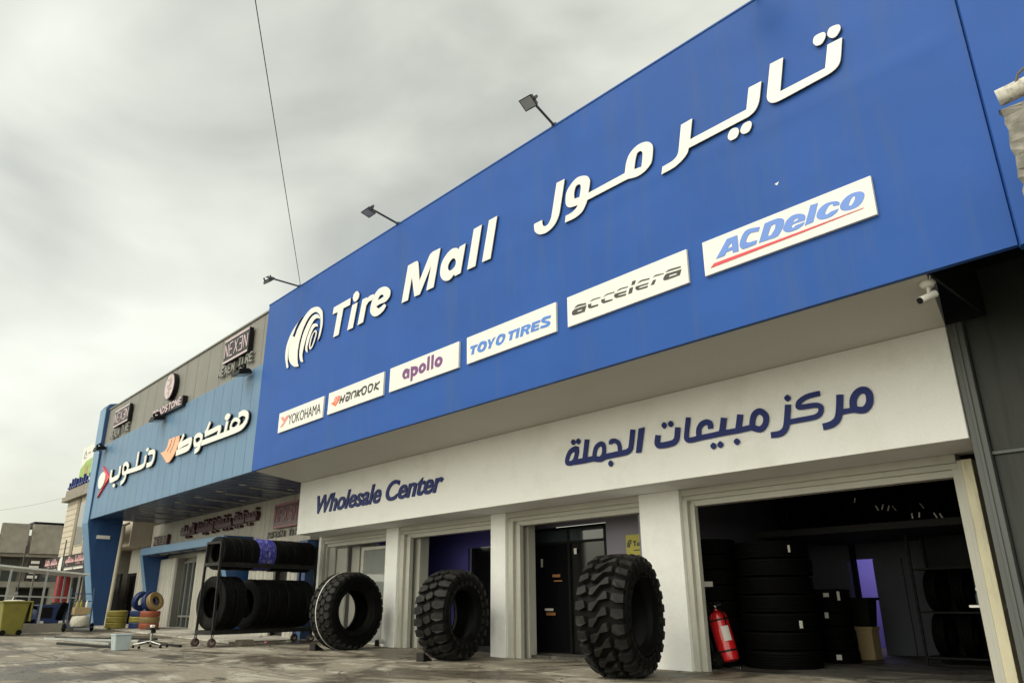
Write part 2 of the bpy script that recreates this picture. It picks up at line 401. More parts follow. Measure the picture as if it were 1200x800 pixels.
def flat_letters(name, items, m, parent, yfront, thick, step=0.0012):
    """items: outlines / strokes; front face near y = yfront, solid back to yfront + thick"""
    mb = MB()
    for k, it in enumerate(items):
        if it[0] == 'o': polys = [smooth_poly(ppts(s)) for s in it[1:]]
        else:
            pts = ppts(it[1]); closed = it[0] == 'c'
            line = smooth_poly(pts, closed, 4)
            polys = stroke_poly(line, it[2]/100, closed)
        cu = bpy.data.curves.new('c', 'CURVE'); cu.dimensions = '2D'; cu.fill_mode = 'BOTH'; cu.extrude = thick/2
        for p in polys:
            sp = cu.splines.new('POLY'); sp.points.add(len(p)-1); sp.use_cyclic_u = True
            for q, xy in zip(sp.points, p): q.co = (xy[0], xy[1], 0, 1)
        ob = bpy.data.objects.new('c', cu); COL.objects.link(ob)
        dg = bpy.context.evaluated_depsgraph_get()
        me = bpy.data.meshes.new_from_object(ob.evaluated_get(dg))
        off = (k % 7)*step
        mb.add([(v.co.x, yfront+off+thick/2-v.co.z, v.co.y) for v in me.vertices], [tuple(f.vertices) for f in me.polygons])
        bpy.data.objects.remove(ob); bpy.data.curves.remove(cu); bpy.data.meshes.remove(me)
    return part(name, m, parent, mb)
# a small stroke alphabet for the small capitals (unit height 1, width about .7)
SF = {'N': [[(0,0),(0,1)],[(0,1),(.62,0)],[(.62,0),(.62,1)]], 'E': [[(0,0),(0,1)],[(0,1),(.6,1)],[(0,.5),(.5,.5)],[(0,0),(.6,0)]],
      'X': [[(0,0),(.65,1)],[(0,1),(.65,0)]], 'T': [[(.33,0),(.33,1)],[(0,1),(.66,1)]], 'I': [[(.1,0),(.1,1)]],
      'R': [[(0,0),(0,1)],[(0,1),(.5,1),(.6,.75),(.5,.5),(0,.5)],[(.25,.5),(.62,0)]],
      'O': [[(.3,0),(.05,.15),(0,.5),(.05,.85),(.3,1),(.6,.85),(.66,.5),(.6,.15),(.3,0)]],
      'A': [[(0,0),(.33,1)],[(.33,1),(.66,0)],[(.12,.35),(.54,.35)]], 'D': [[(0,0),(0,1)],[(0,1),(.4,1),(.62,.75),(.62,.25),(.4,0),(0,0)]],
      'S': [[(.6,.9),(.35,1),(.05,.85),(.1,.6),(.5,.42),(.6,.2),(.3,0),(0,.1)]], 'V': [[(0,1),(.33,0)],[(.33,0),(.66,1)]],
      'G': [[(.6,.85),(.3,1),(.02,.7),(.02,.3),(.3,0),(.62,.2),(.62,.45),(.35,.45)]], 'L': [[(0,1),(0,0),(.55,0)]], 'Y': [[(0,1),(.33,.5),(.33,0)],[(.66,1),(.33,.5)]],
      '3': [[(0,1),(.6,1),(.6,0),(0,0)],[(.1,.5),(.6,.5)]], ' ': []}
def text_items(txt, x0, x1, z0, z1, w):
    n = len(txt); adv = (x1-x0)/n; h = z1-z0; it = []
    for i, ch in enumerate(txt):
        for st in SF[ch]:
            it.append(['s', ' '.join('%.1f,%.1f!' % ((x0+(i+0.12)*adv+p[0]*adv*1.08)*100, (z0+p[1]*h)*100) for p in st), w*100])
    return it

def text_letters(name, txt, x0, x1, z0, z1, w, m, parent, yf, th):
    n = len(txt); adv = (x1-x0)/n
    for i, ch in enumerate(txt):
        if ch != ' ': flat_letters(name, text_items(ch, x0+i*adv, x0+(i+1)*adv, z0, z1, w), m, parent, yf, th)

def font_word(name, body, x0, x1, z0, z1, m, parent, yf, th, bold=0.0, shear=0.0):
    """a word in the built-in typeface, fitted to a box on the facade"""
    cu = bpy.data.curves.new('c', 'FONT'); cu.body = body; cu.offset = bold; cu.shear = shear; cu.fill_mode = 'BOTH'; cu.extrude = 0.5
    ob = bpy.data.objects.new('c', cu); COL.objects.link(ob)
    dg = bpy.context.evaluated_depsgraph_get()
    me = bpy.data.meshes.new_from_object(ob.evaluated_get(dg))
    ax = [v.co.x for v in me.vertices]; az = [v.co.y for v in me.vertices]
    sx_ = (x1-x0)/(max(ax)-min(ax)); sz_ = (z1-z0)/(max(az)-min(az))
    mb = MB()
    mb.add([(x0+(v.co.x-min(ax))*sx_, yf+th*(0.5-v.co.z), z0+(v.co.y-min(az))*sz_) for v in me.vertices], [tuple(f.vertices) for f in me.polygons])
    bpy.data.objects.remove(ob); bpy.data.curves.remove(cu); bpy.data.meshes.remove(me)
    return part(name, m, parent, mb)

# outlines of the lettering, in facade coordinates (cm along the wall, cm above ground)
JG = {
 "T": [["o","-1555.0,804.0! -1475.9,804.9! -1476.7,787.0! -1507.7,787.5! -1521.8,722.8! -1546.5,722.9! -1533.4,785.5! -1558.3,786.8!"]],
 "i": [["o","-1465.3,782.8! -1441.5,782.8! -1456.3,722.6! -1481.0,723.0!"],["o","-1447.8,813.8 -1437.3,802.7 -1440.6,791.7 -1453.6,788.0 -1463.5,796.6 -1462.0,809.5"]],
 "r": [["o","-1420.0,783.1! -1400.3,783.0! -1401.0,779.3! -1385.6,782.6 -1370.3,781.4! -1373.3,768.5! -1391.4,768.8 -1401.7,762.4! -1411.4,723.8! -1435.2,723.1!"]],
 "e": [["o","-1321.9,784.2 -1303.5,769.4 -1304.0,755.1 -1318.6,747.3 -1342.9,748.2 -1358.2,746.6! -1345.5,738.6 -1323.4,743.0! -1316.3,736.3! -1327.1,727.2 -1350.9,721.9 -1369.1,727.3 -1381.9,740.5 -1381.0,756.0 -1370.5,776.1 -1350.2,787.7","-1354.0,760.8! -1344.9,769.1 -1334.4,768.9 -1326.9,762.3! -1340.6,760.4"]],
 "M": [["o","-1236.2,806.1! -1203.4,805.5 -1197.6,798.0! -1191.3,754.5! -1157.1,802.5 -1146.8,806.7! -1120.2,805.7! -1140.5,723.5! -1165.0,723.8! -1149.9,778.1! -1188.2,722.8! -1207.6,723.7! -1219.9,773.5! -1231.7,722.8! -1255.1,723.6!"]],
 "a": [["o","-1037.0,784.6! -1051.7,725.2! -1069.3,724.4! -1071.6,729.5! -1085.7,722.4 -1101.2,724.8 -1114.4,735.9 -1118.8,751.7 -1113.0,770.9 -1096.4,784.2 -1079.6,788.6 -1065.6,785.3 -1058.6,779.5! -1055.2,784.3!","-1076.1,766.3 -1067.6,758.5 -1068.6,747.5 -1079.5,741.9 -1089.3,743.8 -1093.2,752.4 -1088.5,761.2"]],
 "l": [["o","-1011.6,806.3! -987.4,806.6! -1006.1,724.1! -1030.9,724.7!"]],
 "l2": [["o","-965.7,807.2! -942.0,807.1! -961.5,724.0! -985.7,725.2!"]],
 "logo1": [["o","-1723.2,829.1! -1750.6,817.0 -1780.7,797.3 -1800.6,768.4 -1802.9,736.2 -1787.8,701.0! -1778.0,700.4! -1786.3,722.6 -1787.8,749.4 -1781.1,774.2 -1767.3,791.2! -1759.8,802.5 -1746.0,818.1"]],
 "logo2": [["o","-1610.2,797.9 -1614.6,812.0 -1632.5,828.0 -1656.1,835.8 -1683.5,836.2 -1713.7,823.4 -1742.6,800.2 -1756.3,779.3! -1772.8,786.6 -1780.5,771.7 -1784.7,748.6 -1778.1,723.0 -1760.0,704.4 -1738.9,693.5 -1718.0,689.7! -1726.2,703.3 -1730.8,725.5 -1730.1,746.5 -1722.9,770.8 -1708.7,795.5 -1684.6,816.1 -1662.8,821.6 -1644.3,818.5 -1629.3,808.2 -1620.6,795.1 -1617.9,770.1 -1626.1,734.5! -1615.0,746.3 -1607.3,774.0"]],
 "logo3": [["o","-1645.6,813.0 -1628.5,803.3 -1622.5,793.4! -1636.8,799.8 -1654.5,799.1 -1672.4,785.3 -1688.8,761.6 -1699.9,734.1 -1703.1,713.9 -1695.3,696.3! -1707.4,699.9 -1718.2,715.3 -1720.3,737.0 -1713.0,768.1 -1694.5,793.9 -1670.2,811.9"]],
 "logo4": [["o","-1648.1,787.9 -1636.3,783.4 -1630.5,774.7! -1644.4,778.6 -1658.9,772.2 -1671.2,752.2 -1678.8,731.0 -1674.0,716.3! -1684.0,721.9 -1689.3,731.3 -1685.5,756.0 -1673.1,776.1 -1661.6,788.2"]],
 "logo5": [["o","-1645.0,768.8 -1635.0,762.1 -1635.5,751.9 -1647.2,729.7 -1659.1,721.3 -1668.2,727.1 -1669.1,740.0 -1661.1,758.8","-1645.2,764.9 -1640.1,761.2 -1642.0,751.3 -1651.4,733.1 -1659.0,725.9 -1663.2,729.3 -1662.5,740.6 -1654.5,759.3"]],
 "lam": [["o","-783.5,806.9! -764.2,806.3! -776.5,755.4 -782.3,738.6 -794.1,725.9 -812.1,720.5 -829.1,723.8 -839.7,733.0 -842.0,743.4 -841.5,749.1! -821.5,749.1! -821.1,740.9 -817.6,735.3 -808.5,734.2 -799.8,743.2 -795.8,756.8!"]],
 "waw_meem": [["o","-711.8,755.1! -633.4,756.6! -628.6,774.8 -620.7,786.9 -606.4,794.0 -592.8,793.7 -583.1,789.3 -577.1,781.5 -576.3,772.6 -580.4,753.0 -586.7,746.1 -597.1,741.1 -610.6,739.7 -629.2,743.6! -714.7,742.9! -717.9,737.0 -727.1,726.3 -742.9,721.5 -766.7,721.5! -764.6,733.7! -750.2,734.3 -740.1,738.3 -735.6,742.9! -745.8,744.0 -755.6,746.5 -762.3,753.5 -763.5,764.9 -760.3,778.6 -749.7,789.0 -735.4,795.1 -721.8,792.9 -712.3,787.7 -707.4,779.6 -707.4,771.4","-732.2,781.0 -727.5,776.4 -729.0,764.7 -731.4,755.9! -743.2,757.7! -743.7,767.9 -739.2,779.2","-600.5,781.6 -596.2,776.3 -597.8,763.0 -600.3,752.6! -614.6,754.7! -610.7,770.9 -606.6,779.9"]],
 "yeh_reh": [["o","-561.5,734.1! -542.8,735.6 -534.7,739.8 -530.9,746.9 -522.2,788.4! -502.3,789.1! -509.4,756.1! -415.9,757.1! -408.3,789.2! -388.9,788.8! -396.2,759.4 -403.1,749.2 -412.8,744.7 -423.5,744.2! -513.0,743.1! -516.8,735.5 -526.6,728.5 -540.9,723.5 -564.5,722.0!"],["o","-433.9,736.7 -431.0,729.2 -435.7,721.7 -445.2,721.7 -448.7,729.2 -443.3,737.7"],["o","-413.2,736.5 -411.1,729.8 -416.4,721.5 -425.0,721.8 -428.8,728.7 -423.1,736.9"]],
 "teh_alef": [["o","-373.1,808.0! -353.9,807.1! -364.9,757.8! -302.2,757.5! -294.2,789.5! -275.2,788.8! -282.1,758.2 -287.4,750.5 -296.4,746.9 -305.8,746.2! -368.1,744.5 -378.1,746.9 -383.3,753.1 -384.3,760.4!"],["o","-296.0,811.1 -294.8,803.6 -300.6,796.1 -307.7,796.9 -311.5,804.1 -307.8,812.3"],["o","-276.6,810.3 -275.1,802.8 -281.2,795.5 -287.3,795.9 -292.1,803.7 -287.9,812.3"]],
 "apollo": [["o","-1213.5,565.6! -1213.9,545.3! -1222.8,546.8 -1230.8,546.4 -1238.0,553.2 -1238.1,561.3 -1231.0,567.7 -1221.6,567.5 -1217.4,564.6!","-1226.3,558.9 -1221.6,555.9 -1223.1,551.4 -1227.6,551.1 -1230.1,555.4"],["o","-1209.2,568.3! -1199.1,566.7 -1188.5,564.5 -1183.5,558.2 -1185.6,550.0 -1193.8,545.6 -1200.9,546.4! -1202.4,537.2! -1208.9,536.3!","-1197.3,559.1 -1193.7,556.7 -1195.0,552.2 -1199.5,552.4 -1201.5,556.1"],["o","-1166.9,566.6 -1157.6,560.0 -1157.7,551.4 -1166.9,545.7 -1175.9,546.5 -1181.1,552.1 -1179.3,562.0","-1168.5,559.8 -1165.1,557.1 -1166.8,552.8 -1170.4,552.3 -1173.1,555.8"],["o","-1152.2,575.7! -1144.2,575.9! -1145.7,546.3! -1153.9,546.6!"],["o","-1139.2,575.6! -1130.6,575.3! -1132.1,546.2! -1139.5,545.6!"],["o","-1113.6,566.8 -1103.3,560.8 -1103.4,551.7 -1111.5,545.7 -1121.2,546.7 -1128.1,553.0 -1125.6,563.2","-1115.0,559.9 -1111.3,556.9 -1113.1,553.2 -1116.7,553.0 -1119.2,556.7"]],
 "toyo": [["o","-1016.0,562.4! -995.7,561.8! -997.6,557.6! -1004.2,557.0! -1007.3,545.1! -1014.7,545.3! -1010.9,557.4! -1017.4,557.4!"],["o","-980.6,563.7 -970.9,560.3 -970.2,552.7 -976.1,545.2 -986.9,543.8 -995.5,547.6 -996.1,554.4 -989.6,562.7","-981.5,558.1 -978.1,554.8 -980.9,549.7 -985.8,548.5 -988.7,551.7 -986.3,556.1"],["o","-967.8,562.8! -960.7,562.2! -958.3,554.5! -952.9,561.8! -945.4,562.6! -954.8,552.8! -959.4,544.2! -966.5,544.7! -963.7,551.9!"],["o","-930.4,564.2 -920.1,560.6 -919.7,554.8 -925.9,546.8 -936.2,543.9 -944.9,547.8 -944.3,554.9 -938.5,562.3","-930.4,558.5 -927.0,556.0 -929.7,550.3 -935.0,548.9 -937.3,552.3 -935.0,556.5"],["o","-910.6,562.9! -889.9,562.4! -891.5,558.1! -898.8,557.5! -902.3,545.4! -910.1,545.5! -906.2,557.6! -911.5,558.3!"],["o","-889.3,562.6! -881.2,562.7! -885.8,544.9! -893.4,545.4!"],["o","-877.5,562.8! -862.8,563.1 -855.4,561.0 -854.9,555.3 -860.9,552.3! -857.9,544.8! -865.3,544.9! -869.0,552.5! -871.1,552.8! -874.3,544.5! -882.1,544.7!","-869.7,558.7! -864.0,558.7 -864.0,556.3 -870.4,556.1!"],["o","-850.5,562.7! -829.7,562.2! -831.4,558.1! -843.9,557.7! -844.4,555.5! -833.6,555.1! -834.7,551.7! -845.7,551.7! -846.2,549.3! -833.3,549.3! -834.9,545.6! -855.1,546.0!"],["o","-804.8,563.4! -807.0,558.7! -817.1,559.3 -820.2,557.9 -809.2,553.7 -807.3,548.9 -813.5,545.3 -831.8,546.2! -830.0,550.7! -817.3,550.2 -815.3,551.4 -826.4,555.8 -828.3,561.0 -822.0,564.6"]],
 "accelera": [["o","-752.6,560.0! -744.1,563.4 -727.0,561.1! -725.9,558.8! -739.3,559.9!"],["o","-750.7,557.8! -726.0,556.9! -730.1,547.3! -753.6,548.0 -757.8,551.2 -755.8,556.0","-744.6,553.6! -734.7,553.0! -736.1,550.7! -747.2,551.4!"],["o","-719.2,560.7! -711.1,563.0 -695.7,561.7! -697.0,560.6! -708.8,561.3!"],["o","-721.8,557.5! -715.1,556.5! -716.5,553.0 -701.1,551.2! -702.4,548.7! -719.1,549.5 -723.0,553.0"],["o","-690.7,560.1! -682.8,562.8 -667.5,561.8! -668.5,560.2! -680.6,561.2!"],["o","-694.8,557.0! -686.7,556.4! -688.1,553.0 -671.4,551.0! -673.4,548.8! -690.6,549.3 -695.1,553.2"],["o","-663.9,560.6! -656.5,563.4 -640.6,562.0! -641.6,560.4! -654.4,561.4!"],["o","-667.0,557.8! -643.7,556.0! -646.0,553.9! -659.4,554.4 -661.7,552.9 -645.1,551.4! -646.4,548.8! -665.3,550.6 -668.9,554.6"],["o","-632.3,567.3! -625.7,567.0! -628.4,561.3! -634.5,561.5!"],["o","-638.0,557.9! -631.5,557.7! -634.3,549.3! -641.5,549.1!"],["o","-623.6,560.7! -615.9,563.7 -599.7,562.0! -601.4,560.1! -615.0,561.6!"],["o","-626.5,557.0! -602.4,555.5! -604.0,553.3! -618.8,554.1 -620.5,552.2 -604.2,551.2! -605.5,548.3! -623.4,549.9 -627.4,553.6"],["o","-594.6,561.2! -589.6,563.2 -574.5,561.3! -575.2,560.1! -588.8,561.1!"],["o","-594.4,556.5! -588.6,555.9! -592.9,549.3! -599.5,549.6!"],["o","-571.4,561.5! -565.2,563.5 -545.1,561.9! -544.7,560.0! -562.4,561.1!"],["o","-570.7,558.5! -544.1,556.9! -547.8,548.9! -572.5,549.2 -576.3,551.7 -573.9,556.0","-565.0,554.8! -551.8,553.9! -552.8,551.5! -567.2,552.3!"]],
 "acdelco": [["o","-467.7,575.6! -451.8,575.1! -452.7,551.6! -461.5,552.4! -461.4,556.9! -471.2,556.8! -473.9,552.7! -487.4,552.6!","-469.4,561.5! -461.3,568.3! -461.5,561.5!"],["o","-418.5,574.4! -421.2,568.7! -432.2,570.6 -436.6,568.2 -440.5,561.4 -436.8,558.4! -424.7,557.4! -426.8,552.1! -445.8,552.1 -450.3,557.9 -448.2,566.4 -440.8,576.0 -432.4,577.3"],["o","-411.2,576.6! -393.5,576.5 -385.4,572.2 -386.5,563.6 -394.7,552.9 -400.8,551.3! -422.9,552.3!","-403.2,569.3! -397.3,570.0 -398.7,563.5 -404.9,556.9! -409.7,557.3!"],["o","-385.9,562.8 -381.1,569.1 -372.8,572.6 -363.9,571.2 -357.5,566.9 -357.3,562.1 -359.2,559.5! -373.2,560.4! -376.3,558.2 -374.5,555.5 -371.0,557.5! -358.8,557.6! -361.2,554.2 -369.3,551.4 -380.9,551.8 -386.9,555.6 -387.7,559.3","-371.8,565.3 -367.2,566.2 -367.3,563.7 -373.4,563.2"],["o","-348.5,576.8! -338.6,575.9! -348.2,553.0! -359.6,552.2!"],["o","-317.7,569.3 -313.1,565.6 -314.0,562.1! -321.5,563.9! -321.7,566.7 -325.3,566.9 -328.8,563.7 -332.2,558.5 -330.5,556.2 -324.8,558.0! -315.3,558.0! -318.3,554.0 -327.1,551.0 -337.8,552.1 -342.8,556.2 -342.6,561.4 -338.0,567.6 -328.9,571.1"],["o","-287.8,569.5 -283.4,565.1 -285.1,558.1 -291.8,551.9 -301.2,550.7 -310.1,552.9 -313.6,557.3 -312.1,563.2 -305.3,568.9 -296.8,571.1","-295.8,566.4 -294.4,564.1 -296.9,559.3 -300.3,556.2 -302.6,556.5 -302.4,559.1 -299.0,564.2"]],
 "swoosh": [["o","-497.4,542.1! -491.3,547.3! -369.5,547.0! -286.9,547.2! -287.0,546.7! -369.9,544.2!"]],
 "yoko_y": [["o","-1790.9,566.3! -1775.2,566.8! -1766.3,558.5! -1760.8,566.0! -1741.9,565.7! -1760.2,551.8! -1774.8,542.0! -1790.4,541.4! -1772.0,551.6!"]],
 "yokohama": [["s","-1740.4,562.7 -1731.7,554.0 -1720.7,563.5",2.9],["s","-1731.7,554.0 -1735.5,545.2",2.9],["s","-1704.2,560.5 -1711.8,546.0",2.9],["s","-1688.7,562.0 -1706.4,555.4 -1693.9,546.5",2.9],["s","-1661.0,543.8 -1653.7,559.3",2.8],["s","-1648.1,544.7 -1640.8,559.9",2.8],["s","-1658.1,551.9 -1645.0,551.6",2.8],["s","-1640.6,543.9 -1629.1,559.4 -1628.7,544.8",2.8],["s","-1638.1,549.3 -1628.7,549.7",2.8],["s","-1622.5,545.3 -1616.4,559.5 -1613.0,546.7 -1599.6,560.1 -1598.6,546.1",2.7],["s","-1597.5,547.4 -1587.4,561.9 -1583.6,546.0",2.7],["s","-1594.2,552.7 -1584.8,553.0",2.7],["c","-1715.7,561.5 -1706.6,556.5 -1710.5,546.2 -1721.7,544.9 -1729.9,551.9 -1725.5,560.0",2.9],["c","-1677.2,560.2 -1668.7,555.0 -1672.4,545.9 -1683.2,544.6 -1690.3,551.3 -1685.9,559.3",2.8]],
 "hank_mark": [["o","-1514.6,566.0! -1492.7,565.9! -1492.9,556.7 -1500.5,549.1 -1509.9,543.6 -1517.6,546.3! -1532.1,554.5! -1521.8,554.8 -1516.6,560.0"]],
 "hank_slit": [["s","-1508.0,565.2 -1511.0,557.3 -1515.7,553.6",1.5],["s","-1499.9,565.0 -1504.3,555.2 -1509.4,550.1",1.5]],
 "hankook": [["s","-1485.1,562.8 -1490.8,545.6",5.1],["s","-1469.5,562.6 -1478.5,545.5",5.0],["s","-1487.3,553.8 -1473.9,553.7",5.1],["s","-1464.0,563.8 -1449.9,563.1 -1445.8,559.3 -1451.9,546.2",5.0],["s","-1452.9,553.9 -1461.4,554.6 -1464.3,551.0 -1461.7,546.7 -1452.6,547.1",5.0],["s","-1437.4,562.8 -1440.8,546.2",4.9],["s","-1434.5,561.4 -1423.5,561.4 -1421.7,558.0 -1425.8,546.2",4.9],["s","-1411.5,562.5 -1417.7,546.8",4.9],["s","-1393.9,561.0 -1413.1,553.2 -1404.3,547.0",4.8],["s","-1339.6,563.2 -1345.5,546.4",4.6],["s","-1324.4,562.0 -1341.2,554.2 -1327.8,545.6",4.6],["c","-1380.9,562.7 -1377.8,558.3 -1381.9,548.2 -1391.0,547.2 -1395.5,551.8 -1392.7,562.3",4.8],["c","-1356.1,562.5 -1351.9,558.6 -1357.2,548.2 -1366.1,547.1 -1369.7,551.5 -1367.7,562.1",4.7]],
 "wholesale": [["s","-1935.6,393.2 -1924.4,356.1",12.3],["s","-1924.4,356.1 -1907.6,379.7",12.2],["s","-1907.6,379.7 -1903.8,355.6",12.1],["s","-1905.1,355.7 -1886.6,391.3",12.1],["s","-1858.8,393.5 -1872.2,354.0",11.9],["s","-1869.7,370.4 -1853.8,380.6 -1844.7,376.6 -1848.7,354.0",11.8],["s","-1781.0,392.6 -1792.4,354.6",11.4],["s","-1774.1,366.6! -1754.7,368.9!",11.3],["s","-1755.9,369.0 -1755.8,377.3 -1767.5,378.5 -1775.2,365.8",11.3],["s","-1767.5,378.5 -1776.3,365.9 -1770.3,355.5 -1751.1,358.5",11.3],["s","-1722.6,375.4 -1736.6,374.8 -1728.2,365.7 -1728.5,359.2 -1742.0,358.2",11.1],["s","-1677.7,379.5 -1686.8,352.9",10.8],["s","-1654.8,393.0 -1667.9,354.0",10.7],["s","-1646.5,369.0! -1623.7,372.4!",10.5],["s","-1624.7,371.9 -1626.6,380.7 -1638.7,381.1 -1646.5,369.0",10.5],["s","-1640.3,381.0 -1648.0,367.8 -1641.6,357.1 -1622.4,359.5",10.5],["c","-1817.8,383.7 -1806.1,377.0 -1810.0,362.3 -1823.8,357.5 -1833.5,366.3 -1828.3,381.1",10.8],["c","-1689.5,377.0 -1682.1,369.8 -1688.4,357.4 -1702.7,357.3 -1708.0,365.1 -1701.4,375.3",10.1],["s","-1548.8,388.1 -1559.1,392.9 -1576.0,390.3 -1587.0,376.9 -1585.8,363.3 -1574.6,357.4 -1552.5,361.5",12.0],["s","-1538.6,371.7! -1512.5,373.7!",11.7],["s","-1513.5,373.9 -1516.1,382.4 -1527.3,383.7 -1537.6,371.6",11.7],["s","-1527.3,383.7 -1539.6,371.8 -1533.6,358.5 -1509.7,360.9",11.7],["s","-1495.0,382.7 -1501.2,355.1",11.5],["s","-1496.1,371.1 -1482.7,381.8 -1473.2,379.4 -1480.0,355.3",11.4],["s","-1444.4,392.1 -1453.4,358.4 -1439.7,357.7",11.2],["s","-1462.0,380.0 -1436.5,381.8",11.2],["s","-1431.3,369.0! -1408.2,371.1!",11.0],["s","-1409.1,371.2 -1411.7,379.7 -1422.9,380.2 -1431.2,367.9",11.0],["s","-1422.9,380.2 -1433.0,368.1 -1427.5,356.9 -1406.7,359.4",11.0],["s","-1387.6,381.8 -1395.1,354.7",10.8],["s","-1390.5,369.9 -1380.1,378.3 -1365.9,379.2",10.8]],
 "w_alef": [["o","-794.3,398.4! -781.5,398.6! -792.5,355.6! -803.7,356.2!"]],
 "w_jumla": [["s","-807.6,398.8 -814.1,369.1 -818.0,363.3 -827.3,360.7 -874.2,359.7 -886.7,356.8 -903.1,360.0 -924.4,359.8 -952.6,360.0",10.3],["s","-916.9,398.5 -924.9,361.8",10.8],["s","-861.1,385.7 -849.3,385.1 -840.8,377.5 -839.6,361.4",8.4],["s","-860.0,380.5! -859.6,387.3!",8.5],["c","-882.9,385.1 -895.7,379.9 -900.8,363.2 -890.8,357.3 -879.1,363.2 -876.7,378.6",9.0],["c","-943.8,384.8 -960.5,382.3 -969.6,369.7 -969.3,361.4 -957.1,359.8 -948.4,366.7",9.5],["o","-952.1,404.5 -946.4,397.8 -952.7,393.0 -957.9,399.6"],["o","-938.9,404.0 -933.3,397.4 -939.4,392.6 -944.6,399.2"],["o","-861.9,351.5 -856.6,345.0 -862.7,339.8 -867.9,346.6"]],
 "w_mabeeat": [["s","-754.0,380.0 -757.0,366.3 -751.7,361.4 -725.2,361.7 -716.9,367.3 -712.4,386.6",10.5],["o","-739.3,400.3 -734.5,393.8 -740.3,388.8 -745.1,395.6"],["o","-725.6,400.2 -720.8,393.8 -726.6,389.2 -731.8,395.7"],["o","-647.1,350.3 -642.3,344.1 -648.4,339.5 -653.2,345.7"],["o","-634.3,350.7 -629.6,344.2 -635.6,339.6 -640.2,345.8"],["o","-604.6,350.5 -599.9,344.6 -605.9,339.8 -610.5,346.3"]],
 "w_mabeeat2": [["s","-690.2,399.4 -697.2,367.1 -692.8,361.3 -671.2,361.7 -631.1,362.5 -598.9,362.3 -575.1,363.3",8.9],["s","-673.1,362.5 -672.2,375.8 -665.5,383.9 -655.6,385.4 -649.9,381.6 -650.1,373.5",9.3],["s","-623.6,387.0 -630.1,363.1",10.8],["s","-594.4,386.8 -601.1,361.7",10.5],["c","-560.6,385.6 -571.3,381.3 -576.0,364.9 -569.7,359.5 -561.2,358.3 -553.9,365.0 -552.0,376.6",9.6]],
 "w_marzak": [["s","-513.7,386.9 -518.9,362.8 -522.9,351.8 -531.2,346.0 -546.9,346.0",9.3],["o","-512.5,402.0 -508.0,395.8 -513.9,391.7 -518.3,397.9"],["s","-463.1,394.0 -483.5,393.0 -496.3,387.1 -497.3,379.8 -472.6,378.0 -465.2,374.0 -467.1,364.8 -476.5,360.9 -508.1,360.8 -516.3,360.3",7.7]],
 "w_mar": [["s","-434.9,386.2 -438.9,364.5 -443.8,351.8 -453.3,346.1 -465.8,344.8",9.8],["s","-436.2,360.9 -420.4,360.8 -407.8,358.0",7.4],["c","-399.2,385.3 -394.9,378.0 -396.6,366.2 -404.2,358.6 -414.6,360.2 -419.0,363.8 -416.6,377.5 -408.1,385.4",9.7]],
 "n_hank": [["s","-2061.5,622.5 -2030.1,624.2 -2003.3,613.0 -2004.5,596.0 -2030.6,583.4 -2088.0,580.8 -2218.2,581.8 -2325.1,582.8",16.7],["c","-2110.0,594.5 -2102.7,611.0 -2079.9,614.5 -2054.8,604.5 -2058.9,592.0 -2083.7,586.3",11.1],["s","-2140.5,619.8 -2147.3,586.9",16.3],["o","-2139.4,643.3 -2124.5,634.1 -2139.5,622.7 -2162.3,630.6 -2157.5,641.4"],["s","-2278.1,640.8 -2293.6,620.6 -2307.3,610.8",13.2],["s","-2307.5,607.4 -2246.4,608.7 -2194.8,609.1 -2201.9,586.9",16.2],["c","-2389.3,595.6 -2387.9,611.8 -2357.0,614.4 -2333.5,603.0 -2340.7,588.0 -2374.8,585.1",14.4],["s","-2337.1,587.4 -2344.8,569.8 -2375.8,564.1",16.9]],
 "n_hank2": [["s","-2495.8,637.8 -2514.2,618.0 -2530.7,604.9",14.5],["s","-2534.2,604.0 -2428.0,608.6 -2434.3,586.0 -2544.3,584.1",19.9]],
 "n_mark": [["o","-2634.6,644.3! -2537.4,641.8! -2533.1,621.0 -2554.9,587.1 -2593.2,563.9 -2625.0,562.5! -2658.6,583.1 -2702.7,607.2! -2661.0,608.5 -2641.1,620.2"]],
 "n_slit": [["s","-2604.0,639.4 -2611.8,618.7 -2633.8,603.0",4.5],["s","-2570.1,640.7 -2581.7,614.1 -2606.9,593.2",4.5]],
 "n_dun": [["s","-2836.3,627.2 -2778.3,621.4 -2772.3,596.1 -2789.2,582.0 -2836.9,582.3",17.0],["o","-2854.5,649.0 -2840.2,640.8 -2853.5,634.6 -2870.2,642.6"]],
 "n_dun2": [["s","-2864.0,622.5 -2866.7,589.0 -2935.0,584.4 -3072.3,588.1",16.9],["s","-2956.8,649.0 -2956.8,594.1",16.1],["c","-3117.3,595.2 -3118.7,618.4 -3090.7,622.7 -3062.1,608.1 -3068.3,589.0 -3103.7,587.2",14.8],["s","-3075.5,585.6 -3081.2,562.3 -3122.3,550.1",16.8]],
 "n_dun3": [["s","-3162.7,623.7 -3164.0,586.6 -3203.5,580.4 -3267.8,581.6 -3274.6,622.7",19.9],["o","-3213.5,560.6 -3192.4,552.4 -3204.6,545.1 -3226.9,553.4"]],
 "n_mark2": [["o","-3387.0,627.9 -3355.5,610.3 -3356.0,580.0 -3393.6,561.0 -3431.0,573.4 -3442.5,602.4 -3425.7,622.0"]],
 "n_mark3": [["o","-3429.7,658.2! -3300.0,597.4! -3437.1,528.3! -3356.9,595.3!"]]}
